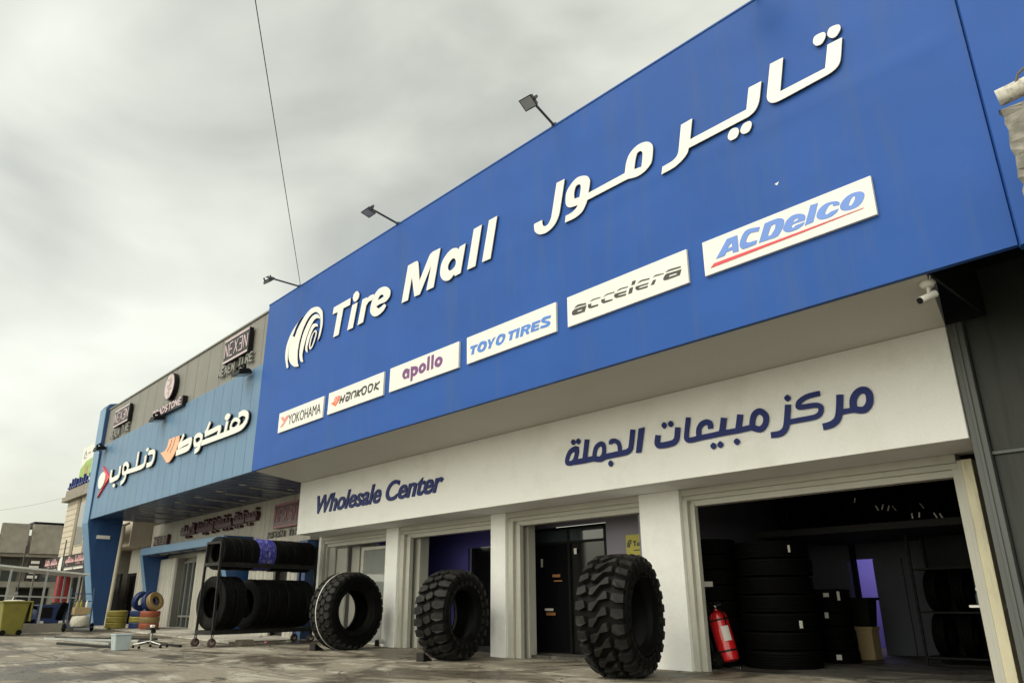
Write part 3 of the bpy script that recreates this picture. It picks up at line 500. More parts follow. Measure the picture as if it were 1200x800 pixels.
JB = {"yoko":"-1802.0,579.8! -1568.9,579.8! -1569.6,527.6! -1802.0,527.6!","hank":"-1545.0,581.0! -1310.0,581.1! -1310.8,528.9! -1547.1,529.1!","apol":"-1286.0,581.9! -1052.4,582.2! -1052.8,529.8! -1287.1,529.7!","toyo":"-1028.6,582.7! -793.7,583.5! -794.4,531.4! -1027.4,530.0!","acce":"-767.8,583.2! -533.5,584.7! -534.0,532.8! -768.3,531.2!","acde":"-506.9,584.6! -273.1,584.6! -273.6,533.2! -507.3,533.1!"}

# ================================================================ SETTING: street
YC, YB, YL = 11.315, 10.37, 8.363
g = MB()
xs = [-900, -200, -60, -35, -30, -24, -18, -15, -12, -6, 0, 8, 60, 400]
ysr = [-400, -60, -15, 0, 4, 8, 12, 16, 30, 120, 600]
gv = [(x, y, gz(x)) for x in xs for y in ysr]
ny = len(ysr)
g.add(gv, [(i*ny+j, (i+1)*ny+j, (i+1)*ny+j+1, i*ny+j+1) for i in range(len(xs)-1) for j in range(ny-1)])
tag(g.build('ground', 'ground', None), kind='structure')
pv = MB()
px = [-36.6, -35, -30, -26, -21.0]
for a, b_ in zip(px, px[1:]):
    def q(y0, y1, dz): return [(a, y0, gz(a)+dz), (b_, y0, gz(b_)+dz), (b_, y1, gz(b_)+dz), (a, y1, gz(a)+dz)]
    pv.hexa(q(8.9, 13, -0.3), q(8.9, 13, 0.035))
tag(pv.build('pavement', 'pavement', None), kind='structure')

# ================================================================ the tyre shop
shop = thing('tire_shop', 'tyre shop with tall royal blue fascia over a white band and four bays', 'building', (-11.0, 11.3, 0))
SG = JG; BD = JB
import mathutils
fs_ = MB(); nx_, nz_ = 150, 44
X0, X1, Z0, Z1 = -19.5, -1.498, 4.488, 9.30
def buckle(x, z):
    e = min(1, (x-X0)/0.3, (X1-x)/0.3, (z-Z0)/0.3, (Z1-z)/0.3)
    n_ = mathutils.noise.noise(Vector((x*0.55, z*0.8, 3.1)))*0.016+mathutils.noise.noise(Vector((x*1.7, z*2.1, 8.2)))*0.006
    zc = 7.24+0.05*math.sin(x*0.7)
    ridge = 0.011*math.exp(-((z-zc)/0.10)**2)*max(0.0, min(1.0, (x+10.5)/3.0))
    for xs_ in (-16.5, -12.9, -9.1, -5.3): ridge += 0.004*math.exp(-((x-xs_)/0.09)**2)
    return YL-e*(abs(n_)+ridge)
vv = [(X0+(X1-X0)*i/nx_, buckle(X0+(X1-X0)*i/nx_, Z0+(Z1-Z0)*j/nz_), Z0+(Z1-Z0)*j/nz_) for i in range(nx_+1) for j in range(nz_+1)]
fs_.add(vv, [(i*(nz_+1)+j, (i+1)*(nz_+1)+j, (i+1)*(nz_+1)+j+1, i*(nz_+1)+j+1) for i in range(nx_) for j in range(nz_)])
fs_.add([(X0, YL, Z0), (X1, YL, Z0), (X1, YL, Z1), (X0, YL, Z1), (X0, YL+0.08, Z0), (X1, YL+0.08, Z0), (X1, YL+0.08, Z1), (X0, YL+0.08, Z1)], [(0, 1, 5, 4), (1, 2, 6, 5), (2, 3, 7, 6), (3, 0, 4, 7), (4, 5, 6, 7)])
part('fascia', 'sign_blue', shop, fs_, smooth=30)
part('fascia_coping', 'sign_blue', shop, MB().box(-19.51, -1.498, YL-0.012, YL+0.16, 9.302, 9.33))
mk_ = MB()
for x, z in ((-3.90, 6.29),): mk_.prism([(x-0.03, z), (x+0.035, z+0.012), (x+0.005, z-0.03)], 'y', YL-0.004, YL+0.01)
part('chipped_spot', 'sheet_white', shop, mk_)
s_ = [(-19.47, YL+0.083), (-2.40, YL+0.083), (-2.858, YB+0.02), (-20.52, YB+0.02)]
part('soffit', 'soffit_cream', shop, MB().prism(s_, 'z', 4.493, 4.60))
part('sign_band', 'white_stucco', shop, MB().prism([(-20.552, YB), (-2.858, YB), (-2.86, YC+0.30), (-20.90, YC+0.30)], 'z', 3.0, 4.488), bevel=0.006)
part('roof', 'concrete_old', shop, MB().box(-20.6, -2.9, YL+0.085, 18.2, 8.95, 9.1))
part('upper_wall', 'concrete_old', shop, MB().box(-20.7, -2.95, YC+0.32, 17.9, 4.49, 8.94))
def column(x0, x1, z1=2.998, m='white_stucco'):
    return part('column', m, shop, MB().box(x0, x1, YC, YC+0.35, -0.15, z1), bevel=0.008)
column(-20.93, -20.80); column(-17.30, -16.74); column(-13.04, -12.55); column(-8.80, -7.90)
part('column', 'trim_cream', shop, MB().box(-3.345, -3.292, YC+0.05, YC+0.28, -0.15, 2.90), bevel=0.006)
part('column', 'post_yellowed', shop, MB().box(-3.285, -3.15, YC+0.02, YC+0.28, -0.15, 2.90), bevel=0.008)
# frames of the four bays: shutter guides and stepped header boxes
for x0, x1, gw in ((-20.80, -17.30, 0.16), (-16.74, -13.04, 0.38), (-12.55, -8.80, 0.34), (-7.90, -3.345, 0.225)):
    fr = MB()
    fr.box(x0+0.004, x0+gw*0.55, YC+0.07, YC+0.26, -0.15, 2.80); fr.box(x0+gw*0.55, x0+gw, YC+0.13, YC+0.24, -0.15, 2.74)
    fr.box(x0+gw*0.50, x0+gw*0.58, YC+0.045, YC+0.09, -0.15, 2.80)
    fr.box(x0+0.004, x1-0.004, YC+0.05, YC+0.30, 2.88, 2.997)
    fr.box(x0+0.004, x1-0.004, YC+0.11, YC+0.32, 2.80, 2.88)
    fr.box(x0+0.004, x1-0.004, YC+0.16, YC+0.36, 2.70, 2.80)
    if x1 > -5: fr.box(x1-0.09, x1-0.002, YC+0.10, YC+0.24, -0.15, 2.80)
    part('shutter_frame', 'trim_cream', shop, fr, bevel=0.006)
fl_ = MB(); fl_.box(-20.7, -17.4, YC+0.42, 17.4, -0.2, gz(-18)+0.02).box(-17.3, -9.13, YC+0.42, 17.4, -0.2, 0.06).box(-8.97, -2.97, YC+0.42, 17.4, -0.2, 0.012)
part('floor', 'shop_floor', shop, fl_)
# inner shell
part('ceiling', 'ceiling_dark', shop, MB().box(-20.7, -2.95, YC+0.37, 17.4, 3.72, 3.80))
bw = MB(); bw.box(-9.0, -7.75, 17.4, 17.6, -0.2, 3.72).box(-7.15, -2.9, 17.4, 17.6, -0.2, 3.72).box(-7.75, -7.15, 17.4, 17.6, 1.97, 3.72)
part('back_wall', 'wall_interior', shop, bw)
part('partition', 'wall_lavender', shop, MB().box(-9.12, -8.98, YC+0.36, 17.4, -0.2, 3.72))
part('side_wall', 'dark_void', shop, MB().box(-2.96, -2.86, YC+0.30, 17.6, -0.2, 4.48))  # wall coloured near black, the shade of the gap put into it
part('side_wall', 'wall_grey_panel', shop, MB().box(-20.93, -20.80, YC+0.36, 17.6, -0.2, 4.48))
part('mezzanine', 'ceiling_dark', shop, MB().box(-8.2, -2.97, 14.2, 17.39, 2.30, 2.42))
for x in (-7.6, -4.9):
    part('mezzanine_post', 'black_steel', shop, MB().box(x, x+0.1, 17.25, 17.35, -0.1, 2.299))
# back room seen through the rear doorway
rm = MB(); rm.box(-9.0, -5.9, 20.0, 20.1, -0.1, 2.7).box(-9.1, -9.0, 17.6, 20.1, -0.1, 2.7).box(-5.9, -5.8, 17.6, 20.1, -0.1, 2.7).box(-9.1, -5.8, 17.6, 20.1, 2.70, 2.8)
part('back_room', 'wall_lilac', shop, rm)
part('door_leaf', 'wall_interior', shop, MB().box(-7.15, -6.55, 17.33, 17.38, 0, 1.95))
# bay two: pier, purple wall, black doorway
part('pier', 'recess_panel', shop, MB().box(-16.75, -16.25, YC+0.37, 11.97, -0.15, 2.82), bevel=0.006)
pw = MB(); pw.box(-18.2, -16.15, 13.2, 13.3, -0.15, 3.72).box(-16.15, -12.9, 13.2, 13.3, 2.50, 3.72)
part('purple_wall', 'wall_purple', shop, pw)
part('doorway', 'door_black', shop, MB().box(-16.15, -12.9, 13.32, 13.42, -0.1, 2.499))
part('partition', 'wall_purple', shop, MB().box(-13.02, -12.90, YC+0.37, 13.19, -0.15, 3.72))
part('partition', 'wall_purple', shop, MB().box(-18.30, -18.20, YC+0.37, 13.31, -0.15, 3.72))
# bay three: pier, dark glazed shopfront, lilac grey wall
part('pier', 'recess_panel', shop, MB().box(-12.56, -12.20, YC+0.37, 11.90, -0.15, 2.82), bevel=0.006)
part('storefront_wall', 'wall_lavender', shop, MB().box(-12.89, -10.60, 12.45, 12.55, 2.72, 3.72).box(-10.60, -9.13, 12.45, 12.55, -0.15, 3.72))
dr = part('glazed_door', 'door_black', shop, MB().box(-12.89, -10.62, 12.50, 12.54, -0.1, 2.70))
df = MB()
for x in (-12.88, -11.75, -10.68): df.box(x, x+0.06, 12.46, 12.498, -0.1, 2.70)
df.box(-12.88, -10.62, 12.455, 12.495, 2.64, 2.70).box(-12.88, -10.62, 12.455, 12.495, 2.34, 2.39)
part('door_frame', 'black_steel', dr, df)
part('transom', 'glass_dark', dr, MB().box(-12.82, -10.70, 12.472, 12.48, 2.39, 2.64))
# bay one: folded shutter leaves and a shop window
sh = MB()
for x0, x1, y in ((-20.62, -20.30, 11.52), (-20.28, -19.72, 11.58), (-19.70, -19.28, 11.74)):
    sh.box(x0, x1, y, y+0.06, 0.0, 2.69)
part('shutter_leaf', 'roller_grey', shop, sh, bevel=0.01)
wn = part('shop_window', 'trim_cream', shop, MB().box(-19.0, -18.86, 11.62, 11.72, 0.0, 2.62).box(-17.50, -17.31, 11.62, 11.72, 0.0, 2.62).box(-18.86, -17.50, 11.62, 11.72, 2.52, 2.62).box(-18.86, -17.50, 11.62, 11.72, 0.0, 0.12), bevel=0.005)
part('pane', 'glass_pane', wn, MB().box(-18.86, -17.50, 11.66, 11.675, 0.12, 2.52))
part('panel', 'door_black', shop, MB().box(-19.27, -19.01, 11.80, 11.84, 0.0, 2.66))
part('window_backing', 'recess_panel', shop, MB().box(-19.0, -17.31, 11.95, 12.0, 0.0, 3.7))
part('cable', 'wire_black', shop, MB().tube((-20.2, 11.55, 2.66), (-17.6, 11.6, 2.60), 0.012, 5))

# ---------------------------------------------------------------- lettering on the fascia
def letters_sign(name, label, keys, m, yfront, thick, base, cat='sign lettering'):
    t = thing(name, label, cat, base)
    for k in keys:
        dots = [it for it in SG[k][1:] if it[0] == 'o']
        main = [it for it in SG[k] if it not in dots]
        for nm, items in [('letter', main)]+[('letter_dot', [d]) for d in dots]:
            fc = flat_letters(nm, items, m, t, yfront, min(thick, 0.014))
            if thick > 0.03: flat_letters(nm+'_return', items, 'letter_edge', t, yfront+0.015+0.0086, thick-0.0245)
    return t
YS = YL-0.05
letters_sign('shop_name_letters', 'raised white slanted Latin letters reading Tire Mall on the blue fascia', ['T', 'i', 'r', 'e', 'M', 'a', 'l', 'l2'], 'letter_white', YS, 0.049, (-14.5, YL, 7.0))
letters_sign('shop_name_letters', 'large raised white Arabic letters across the upper right of the blue fascia', ['lam', 'waw_meem', 'yeh_reh', 'teh_alef'], 'letter_white', YS, 0.049, (-6, YL, 7.0))
t = thing('shop_logo', 'white swirling tyre shaped logo left of the slanted white Latin letters', 'logo', (-18, YL, 7.4))
for k, yo in (('logo1', 0.004), ('logo2', 0), ('logo3', 0), ('logo4', 0), ('logo5', 0)):
    flat_letters('swirl', SG[k], 'letter_white', t, YS+yo, 0.012); flat_letters('swirl_return', SG[k], 'letter_edge', t, YS+yo+0.0125, 0.035-yo)
def board(key, name, label, extra):
    pts = ppts(BD[key])
    cx = sum(p[0] for p in pts)/4; cz = sum(p[1] for p in pts)/4
    t = thing(name, label, 'sign board', (cx, YL, cz), group='white brand boards on the blue fascia')
    part('panel', 'sheet_white', t, MB().prism([p[:2] for p in pts], 'y', YS, YL-0.003), bevel=0.004)
    for nm, k, m, yo, th in extra:
        if nm[0] == '=':
            font_word('lettering', nm[1:], k[0], k[1], k[2], k[3], m, t, YS-0.006, 0.005, k[4], k[5]); continue
        flat_letters(nm, SG[k], m, t, YS-0.006-yo, 0.005, 0.0006)
board('yoko', 'brand_board', 'white board with thin black capitals and faded red emblem, leftmost on blue fascia', [('emblem', 'yoko_y', 'ink_faded_red', 0, 0), ('=YOKOHAMA', (-17.46, -15.80, 5.40, 5.655, 0.0, 0.0), 'ink_black', 0, 0)])
board('hank', 'brand_board', 'white board with bold black slanted letters and an orange wing mark', [('emblem', 'hank_mark', 'ink_orange', 0, 0), ('emblem_slit', 'hank_slit', 'sheet_white', 0.006, 0), ('lettering', 'hankook', 'ink_black', 0, 0)])
board('apol', 'brand_board', 'white board with rounded purple lower case letters', [('lettering', 'apollo', 'ink_purple', 0, 0)])
board('toyo', 'brand_board', 'white board with heavy slanted blue capitals in two words', [('lettering', 'toyo', 'ink_blue', 0, 0)])
board('acce', 'brand_board', 'white board with split black lower case letters', [('lettering', 'accelera', 'ink_black', 0, 0)])
board('acde', 'brand_board', 'largest white board, bold blue letters over a tapering red stripe', [('lettering', 'acdelco', 'ink_lightblue', 0, 0), ('stripe', 'swoosh', 'ink_red', 0, 0)])
YBF = YB-0.03
t = thing('band_letters', 'navy Latin letters reading Wholesale Center on the white band', 'sign lettering', (-16.5, YB, 3.7))
font_word('word', 'Wholesale', -19.44, -16.15, 3.49, 3.99, 'letter_navy', t, YBF, 0.027, 0.023, 0.28)
font_word('word', 'Center', -15.93, -13.58, 3.49, 3.985, 'letter_navy', t, YBF, 0.027, 0.023, 0.28)
letters_sign('band_letters', 'navy Arabic letters on the right half of the white band', ['w_alef', 'w_jumla', 'w_mabeeat', 'w_mabeeat2', 'w_marzak', 'w_mar'], 'letter_navy', YBF, 0.027, (-7, YB, 3.7))

# ---------------------------------------------------------------- floodlights on the fascia top
def floodlight(name, label, base, arm, rot=0.0, tilt=0.5, group=None, sc=1.0, mt='lamp_grey'):
    t = thing(name, label, 'floodlight', base, group=group)
    b = Vector(base); e = b+Vector(arm)
    part('arm', mt, t, MB().tube(b, e, 0.024, 8))
    part('base_plate', mt, t, MB().box(b.x-0.05, b.x+0.05, b.y-0.012, b.y+0.05, b.z-0.03, b.z+0.03))
    rm_ = Matrix.Translation(e) @ Matrix.Rotation(rot, 4, 'Z') @ Matrix.Rotation(tilt, 4, 'X')
    def tr(mb):
        mb.v = [tuple(rm_ @ (Vector(v)*sc)) for v in mb.v]; return mb
    h = MB().prism([(-0.17, -0.05), (0.17, -0.05), (0.13, 0.045), (-0.13, 0.045)], 'x', -0.20, 0.20)
    for i in range(7): h.box(-0.16+i*0.053, -0.15+i*0.053, -0.12, 0.12, 0.045, 0.075)
    h.v = [(x, y, z-0.16) for x, y, z in h.v]
    hd = part('lamp_head', mt, t, tr(h), bevel=0.004)
    gl = MB().box(-0.17, 0.17, -0.14, 0.14, -0.216, -0.211)
    part('lens', 'lamp_glass', hd, tr(gl))
    br = MB()
    for x in (-0.215, 0.215): br.box(x-0.008, x+0.008, -0.03, 0.03, -0.17, 0.015)
    br.box(-0.215, 0.215, -0.03, 0.03, 0.0, 0.015)
    part('bracket', mt, t, tr(br))
    return t
FG = 'floodlights on arms along the blue fascia top'
floodlight('floodlight', 'floodlight on its arm above the logo, leftmost along the blue fascia top', (-17.73, YL, 9.345), (0, -0.92, 0.0), 0.15, 0.75, FG, 0.68)
floodlight('floodlight', 'floodlight on its arm above the gap between the two slanted white words', (-12.94, YL, 9.345), (0, -0.75, 0.12), 0.0, -0.25, FG, 0.70)
floodlight('floodlight', 'floodlight on its arm above the left end of the large Arabic letters', (-7.91, YL, 9.345), (0, -0.58, 0.26), 0.1, -0.55, FG, 0.70)
floodlight('floodlight', 'floodlight at the upper edge of the picture, only its arm base in view', (-3.82, YL, 9.345), (0, -0.60, 0.2), 0.0, -0.3, FG)

# security camera under the soffit
cc = thing('security_camera', 'white bullet security camera hanging under the right end of the cream soffit', 'camera', (-2.47, 8.66, 4.49))
part('mount', 'plastic_white', cc, MB().lathe([(4.491, 0.001), (4.491, 0.075), (4.46, 0.085), (4.42, 0.06), (4.41, 0.001)], 'z', 18, (-2.47, 8.66, 0)), 40)
part('bracket', 'plastic_white', cc, MB().tube((-2.47, 8.66, 4.42), (-2.47, 8.64, 4.34), 0.018, 8))
dv = Vector((-0.55, -0.62, -0.38)).normalized(); p0 = Vector((-2.42, 8.70, 4.34)); p1 = p0+dv*0.20
part('body', 'plastic_white', cc, MB().tube(p0, p1, 0.042, 14), 40)
part('lens', 'acrylic_black', cc, MB().tube(p1, p1+dv*0.025, 0.036, 14), 40)
part('cable', 'plastic_white', cc, MB().tube((-2.43, 8.62, 4.47), (-2.38, 8.5, 4.485), 0.006, 5))

# overhead wire from the fascia top to a pole behind the viewer
w = MB(); a = Vector((-17.70, YL+0.05, 9.33)); b_ = a.lerp(Vector((-8.12, 2.62, 9.54)), 1.6)
prev = a
for i in range(1, 25):
    t_ = i/24; p = a.lerp(b_, t_); p.z -= 0.02*4*t_*(1-t_)
    w.tube(prev, p, 0.008, 5); prev = p
tag(w.build('overhead_wire', 'wire_black', None), 'thin dark overhead wire rising from the fascia top into the cloudy sky', 'wire')

# ================================================================ right hand neighbour
rn = thing('grey_steel_building', 'dark grey steel clad building right of the tyre shop, plain blue fascia above', 'building', (1.0, 11.3, 0))
part('fascia', 'sign_blue', rn, MB().prism([(-1.495, YL+0.03), (-1.46, YL-0.05), (6.0, YL-0.05), (6.0, YL+0.10), (-1.495, YL+0.10)], 'z', 4.46, 9.9))
YR = 10.40
pl = MB().box(-2.845, -2.67, YR, YR+0.30, -0.1, 5.15)
pl.box(-2.78, -2.735, YR-0.02, YR, -0.1, 5.15)
part('pilaster', 'pilaster_grey', rn, pl, bevel=0.008)
wl = MB(); wl.box(-2.665, 6, YR+0.10, YR+0.2, -0.1, 1.00).box(-2.665, 6, YR+0.10, YR+0.2, 1.02, 2.78).box(-2.665, 6, YR+0.09, YR+0.2, 2.81, 5.2)
part('wall_panel', 'dark_metal_wall', rn, wl, bevel=0.012)
part('flashing', 'pilaster_grey', rn, MB().box(-2.665, 6, YR+0.06, YR+0.10, 2.775, 2.812))
part('backing', 'black_steel', rn, MB().box(-2.665, 6, YR+0.21, YR+0.3, -0.1, 5.4))
part('shade_return', 'black_steel', rn, MB().box(-2.80, -2.70, YR+0.31, YC+0.6, -0.1, 5.4))  # black sheet added so the gap beside the pilaster reads as shade
cr_ = MB()
for i in range(34): cr_.box(-2.36+i*0.25, -2.20+i*0.25, YL+0.105, YR+0.08, 5.20, 5.24)
cr_.box(-2.36, 6.1, YL+0.105, YR+0.4, 5.245, 5.30)
for k in range(3): cr_.box(-2.36, 6.1, 8.9+k*0.62, 8.98+k*0.62, 5.06, 5.198)
part('canopy_ceiling', 'black_steel', rn, cr_)
part('canopy_side', 'black_steel', rn, MB().box(-2.395, -2.365, YL+0.105, YB-0.02, 4.495, 5.30).box(-2.84, -2.366, YB-0.019, YR-0.022, 4.50, 5.30))
# broken concrete post in front of the blue fascia
cp = thing('concrete_post', 'broken rough concrete post with a plastered stub at the right edge of the picture', 'post', (-0.9, 7.4, 4.3))
rng = random.Random(3)
body = MB()
lay = 20; ring = [(-1.17, 7.32), (-1.02, 7.30), (-0.85, 7.31), (-0.62, 7.31), (-0.60, 7.60), (-0.85, 7.62), (-1.15, 7.61), (-1.175, 7.45)]
n = len(ring)
vs = []
for j in range(lay):
    z = 5.47-j*0.07
    for i, (x_, y_) in enumerate(ring):
        q = 0.10 if j == 0 else 0.030
        vs.append((x_+rng.uniform(-q, q)*0.5, y_+rng.uniform(-0.02, 0.02), z+(rng.uniform(-q, q*0.3))))
fs = [tuple(range(n))]+[(j*n+i, j*n+(i+1) % n, (j+1)*n+(i+1) % n, (j+1)*n+i) for j in range(lay-1) for i in range(n)]
body.add(vs, fs)
part('shaft', 'concrete_rough', cp, body)
part('stub', 'plaster_pale', cp, MB().tube((-1.19, 7.40, 5.585), (-0.55, 7.45, 5.66), 0.085, 12), 40)
rb = MB().tube((-1.05, 7.36, 5.56), (-0.98, 7.34, 5.72), 0.012, 6).tube((-0.981, 7.34, 5.715), (-0.85, 7.36, 5.80), 0.012, 6)
part('rebar', 'wood_grey', cp, rb)

# ================================================================ left hand neighbour with light blue cladding
YN = 8.40
nb = thing('blue_clad_shop', 'neighbouring shop with light blue cladding, grey parapet and a tapered dark blue pylon', 'building', (-28, 11.3, 0.2))
cl = MB(); x = -35.12; i = 0
ed = []
while x < -19.56:
    x1 = min(x+0.715, -19.52); ed.append((x, x1)); x = x1
for x0, x1 in ed:
    f = 0.012
    cl.prism([(x0+f, YN-0.02), (x1-f, YN-0.02), (x1-0.003, YN), (x1-0.003, YN+0.05), (x0+0.003, YN+0.05), (x0+0.003, YN)], 'z', 4.488, 7.545)
part('cladding', 'clad_lightblue', nb, cl)
part('cladding_joint', 'fin_blue', nb, MB().box(-35.12, -19.52, YN+0.052, YN+0.09, 4.49, 7.54))
gp = MB(); x = -35.12; jn = MB()
while x < -19.56:
    x1 = min(x+1.02, -19.52)
    gp.box(x+0.012, x1-0.012, YN+0.02, YN+0.08, 7.56, 9.14); jn.box(x1-0.016, x1+0.016, YN+0.03, YN+0.078, 7.56, 9.13); x = x1
part('parapet_panel', 'clad_grey', nb, gp)
part('parapet_joint', 'joint_pale', nb, jn)
part('coping', 'clad_grey', nb, MB().box(-35.1, -19.52, YN-0.02, YN+0.4, 9.145, 9.20))
part('ledge', 'fin_edge_blue', nb, MB().box(-35.12, -19.52, YN-0.01, YN+0.1, 7.546, 7.559))
part('upper_wall', 'concrete_old', nb, MB().box(-35.1, -20.95, YN+0.45, 17.5, 4.62, 9.0))
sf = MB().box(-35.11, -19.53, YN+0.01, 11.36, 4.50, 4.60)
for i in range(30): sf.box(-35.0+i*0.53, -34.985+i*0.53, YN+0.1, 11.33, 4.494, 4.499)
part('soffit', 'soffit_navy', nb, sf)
for k in range(7):
    x = -22.65-1.78*k
    part('soffit_strip', 'batten', nb, MB().hexa([(x-0.03, 11.15, 4.47), (x+0.03, 11.15, 4.47), (x+0.03, 11.15, 4.498), (x-0.03, 11.15, 4.498)], [(x-0.03+0.3, 9.6, 4.47), (x+0.03+0.3, 9.6, 4.47), (x+0.03+0.3, 9.6, 4.498), (x-0.03+0.3, 9.6, 4.498)]))
for k in range(6):
    x = -21.95-1.78*k
    for y in ((9.2,) if k % 2 else (9.2, 10.75)):
        part('downlight', 'batten', nb, MB().lathe([(4.497, 0.001), (4.497, 0.11), (4.48, 0.12), (4.478, 0.001)], 'z', 16, (x, y, 0)))
# back wall of the forecourt
wp = MB(); x = -36.45
while x < -21.0:
    x1 = min(x+1.05, -20.95); wp.box(x+0.008, x1-0.008, 11.36, 11.45, 2.9, 4.49); x = x1
part('wall_panel', 'wall_grey_panel', nb, wp)
part('inner_wall', 'concrete_old', nb, MB().box(-36.44, -20.94, 11.46, 11.6, 0.0, 4.49))
def ribbed(x0, x1, y, z0, z1, pitch=0.30):
    m_ = MB(); x = x0
    while x < x1-0.05:
        b1 = min(x+pitch, x1); w_ = b1-x
        m_.prism([(x, y), (x+w_*0.12, y-0.035), (x+w_*0.72, y-0.035), (x+w_*0.84, y), (b1, y), (b1, y+0.08), (x, y+0.08)], 'z', z0, z1); x = b1
    return m_
part('ribbed_pier', 'corrugated', nb, ribbed(-34.3, -32.15, 11.10, 0.12, 2.90))
part('ribbed_pier', 'corrugated', nb, ribbed(-29.95, -27.75, 11.10, 0.12, 2.95))
part('ribbed_pier', 'corrugated', nb, ribbed(-25.2, -23.4, 11.12, 0.08, 2.95))
part('ribbed_pier', 'corrugated', nb, ribbed(-22.4, -21.3, 11.12, 0.06, 2.95))
part('pier_side', 'clad_grey', nb, MB().box(-32.14, -31.98, 11.09, 11.46, 0.12, 2.9))
dr2 = part('door', 'glass_dark', nb, MB().box(-31.97, -29.97, 11.40, 11.44, 0.15, 2.75))
d3 = MB()
for x in (-31.97, -31.55, -31.0, -30.05): d3.box(x, x+0.07, 11.34, 11.398, 0.15, 2.75)
d3.box(-31.9, -30.0, 11.335, 11.395, 0.65, 0.72).box(-31.97, -29.97, 11.335, 11.395, 2.68, 2.76)
part('door_frame', 'clad_grey', dr2, d3)
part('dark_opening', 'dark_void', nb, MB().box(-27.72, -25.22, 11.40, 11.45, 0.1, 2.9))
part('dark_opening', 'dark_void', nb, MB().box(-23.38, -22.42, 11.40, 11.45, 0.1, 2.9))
part('lintel', 'wall_grey_panel', nb, MB().box(-24.9, -21.0, 11.05, 11.35, 2.93, 3.12))
part('corner_post', 'fin_blue', nb, MB().box(-21.55, -21.05, 11.0, 11.34, 0.05, 2.92))
# portal: beam and two tapered legs
part('portal_beam', 'fin_edge_blue', nb, MB().box(-34.25, -25.70, 10.3, 10.42, 3.05, 3.33), bevel=0.01)
part('portal_roof', 'fin_blue', nb, MB().box(-34.24, -25.705, 10.421, 11.36, 3.07, 3.325))
for x in (-34.25, -26.05):
    part('portal_leg', 'fin_blue', nb, MB().prism([(10.305, 3.048), (11.35, 3.048), (11.35, 0.1), (11.05, 0.1)], 'x', x+0.005, x+0.34))
    part('portal_leg_edge', 'fin_edge_blue', nb, MB().hexa([(x, 10.285, 3.048), (x+0.345, 10.285, 3.048), (x+0.345, 10.303, 3.048), (x, 10.303, 3.048)], [(x, 11.03, 0.1), (x+0.345, 11.03, 0.1), (x+0.345, 11.048, 0.1), (x, 11.048, 0.1)]))
for k in range(6):
    x = -33.2+k*1.3
    part('portal_light', 'batten', nb, MB().box(x, x+0.9, 10.75, 10.83, 3.045, 3.068))
# pylon fin
fin = [(8.27, 9.25), (8.36, 9.42), (9.34, 9.68), (9.68, 4.6), (9.68, 4.2), (9.58, 0.22), (9.24, 0.22), (8.345, 4.35)]
part('pylon', 'fin_blue', nb, MB().prism(fin, 'x', -36.0, -35.125), bevel=0.02)
part('pylon_lit_edge', 'fin_edge_blue', nb, MB().hexa([(-36.0, 8.325, 4.35), (-35.125, 8.325, 4.35), (-35.125, 8.34, 4.35), (-36.0, 8.34, 4.35)], [(-36.0, 8.25, 9.25), (-35.125, 8.25, 9.25), (-35.125, 8.265, 9.25), (-36.0, 8.265, 9.25)]).hexa([(-36.0, 8.325, 4.348), (-35.125, 8.325, 4.348), (-35.125, 8.34, 4.348), (-36.0, 8.34, 4.348)], [(-36.0, 9.222, 0.22), (-35.125, 9.222, 0.22), (-35.125, 9.236, 0.22), (-36.0, 9.236, 0.22)]))  # light on the front face is put into this paler blue
part('pylon_lamp', 'plastic_white', nb, MB().box(-35.12, -35.04, 8.75, 9.25, 3.72, 3.86))
dp = thing('downpipe', 'beige drain pipe running down the back edge of the blue pylon', 'pipe', (-35.0, 9.62, 0.28))
part('pipe', 'stone_beige', dp, MB().tube((-34.98, 9.70, 4.30), (-34.98, 9.62, 0.25), 0.075, 12), 40)
part('elbow', 'stone_beige', dp, MB().tube((-34.98, 9.70, 4.30), (-34.9, 9.9, 4.42), 0.05, 10))

# lettering of the neighbour
def raised(name, label, keys, base, mface='letter_white'):
    t = thing(name, label, 'sign lettering', base)
    for k in keys:
        flat_letters('letter', SG[k], mface, t, YN-0.12, 0.022)
        flat_letters('letter_return', SG[k], 'acrylic_black', t, YN-0.095, 0.093)
    return t
raised('raised_letters', 'raised white Arabic letters right of the orange wing mark on light blue cladding', ['n_hank', 'n_hank2'], (-23, YN, 6.3))
raised('raised_letters', 'raised white Arabic letters left of the orange wing mark on light blue cladding', ['n_dun', 'n_dun2', 'n_dun3'], (-31, YN, 6.3))
t = thing('wing_mark', 'orange wing shaped mark between the two groups of raised Arabic letters', 'logo', (-27.5, YN, 6.2))
flat_letters('mark_face', SG['n_mark'], 'mark_orange', t, YN-0.12, 0.022)
flat_letters('mark_return', SG['n_mark'], 'acrylic_black', t, YN-0.095, 0.093)
flat_letters('mark_slit', SG['n_slit'], 'acrylic_black', t, YN-0.124, 0.003)
t = thing('arrow_mark', 'red arrowhead with a white oval at the far left of the light blue cladding', 'logo', (-34, YN, 6.2))
flat_letters('oval', SG['n_mark2'], 'letter_white', t, YN-0.125, 0.03)
flat_letters('arrowhead', SG['n_mark3'], 'ink_red', t, YN-0.09, 0.085)
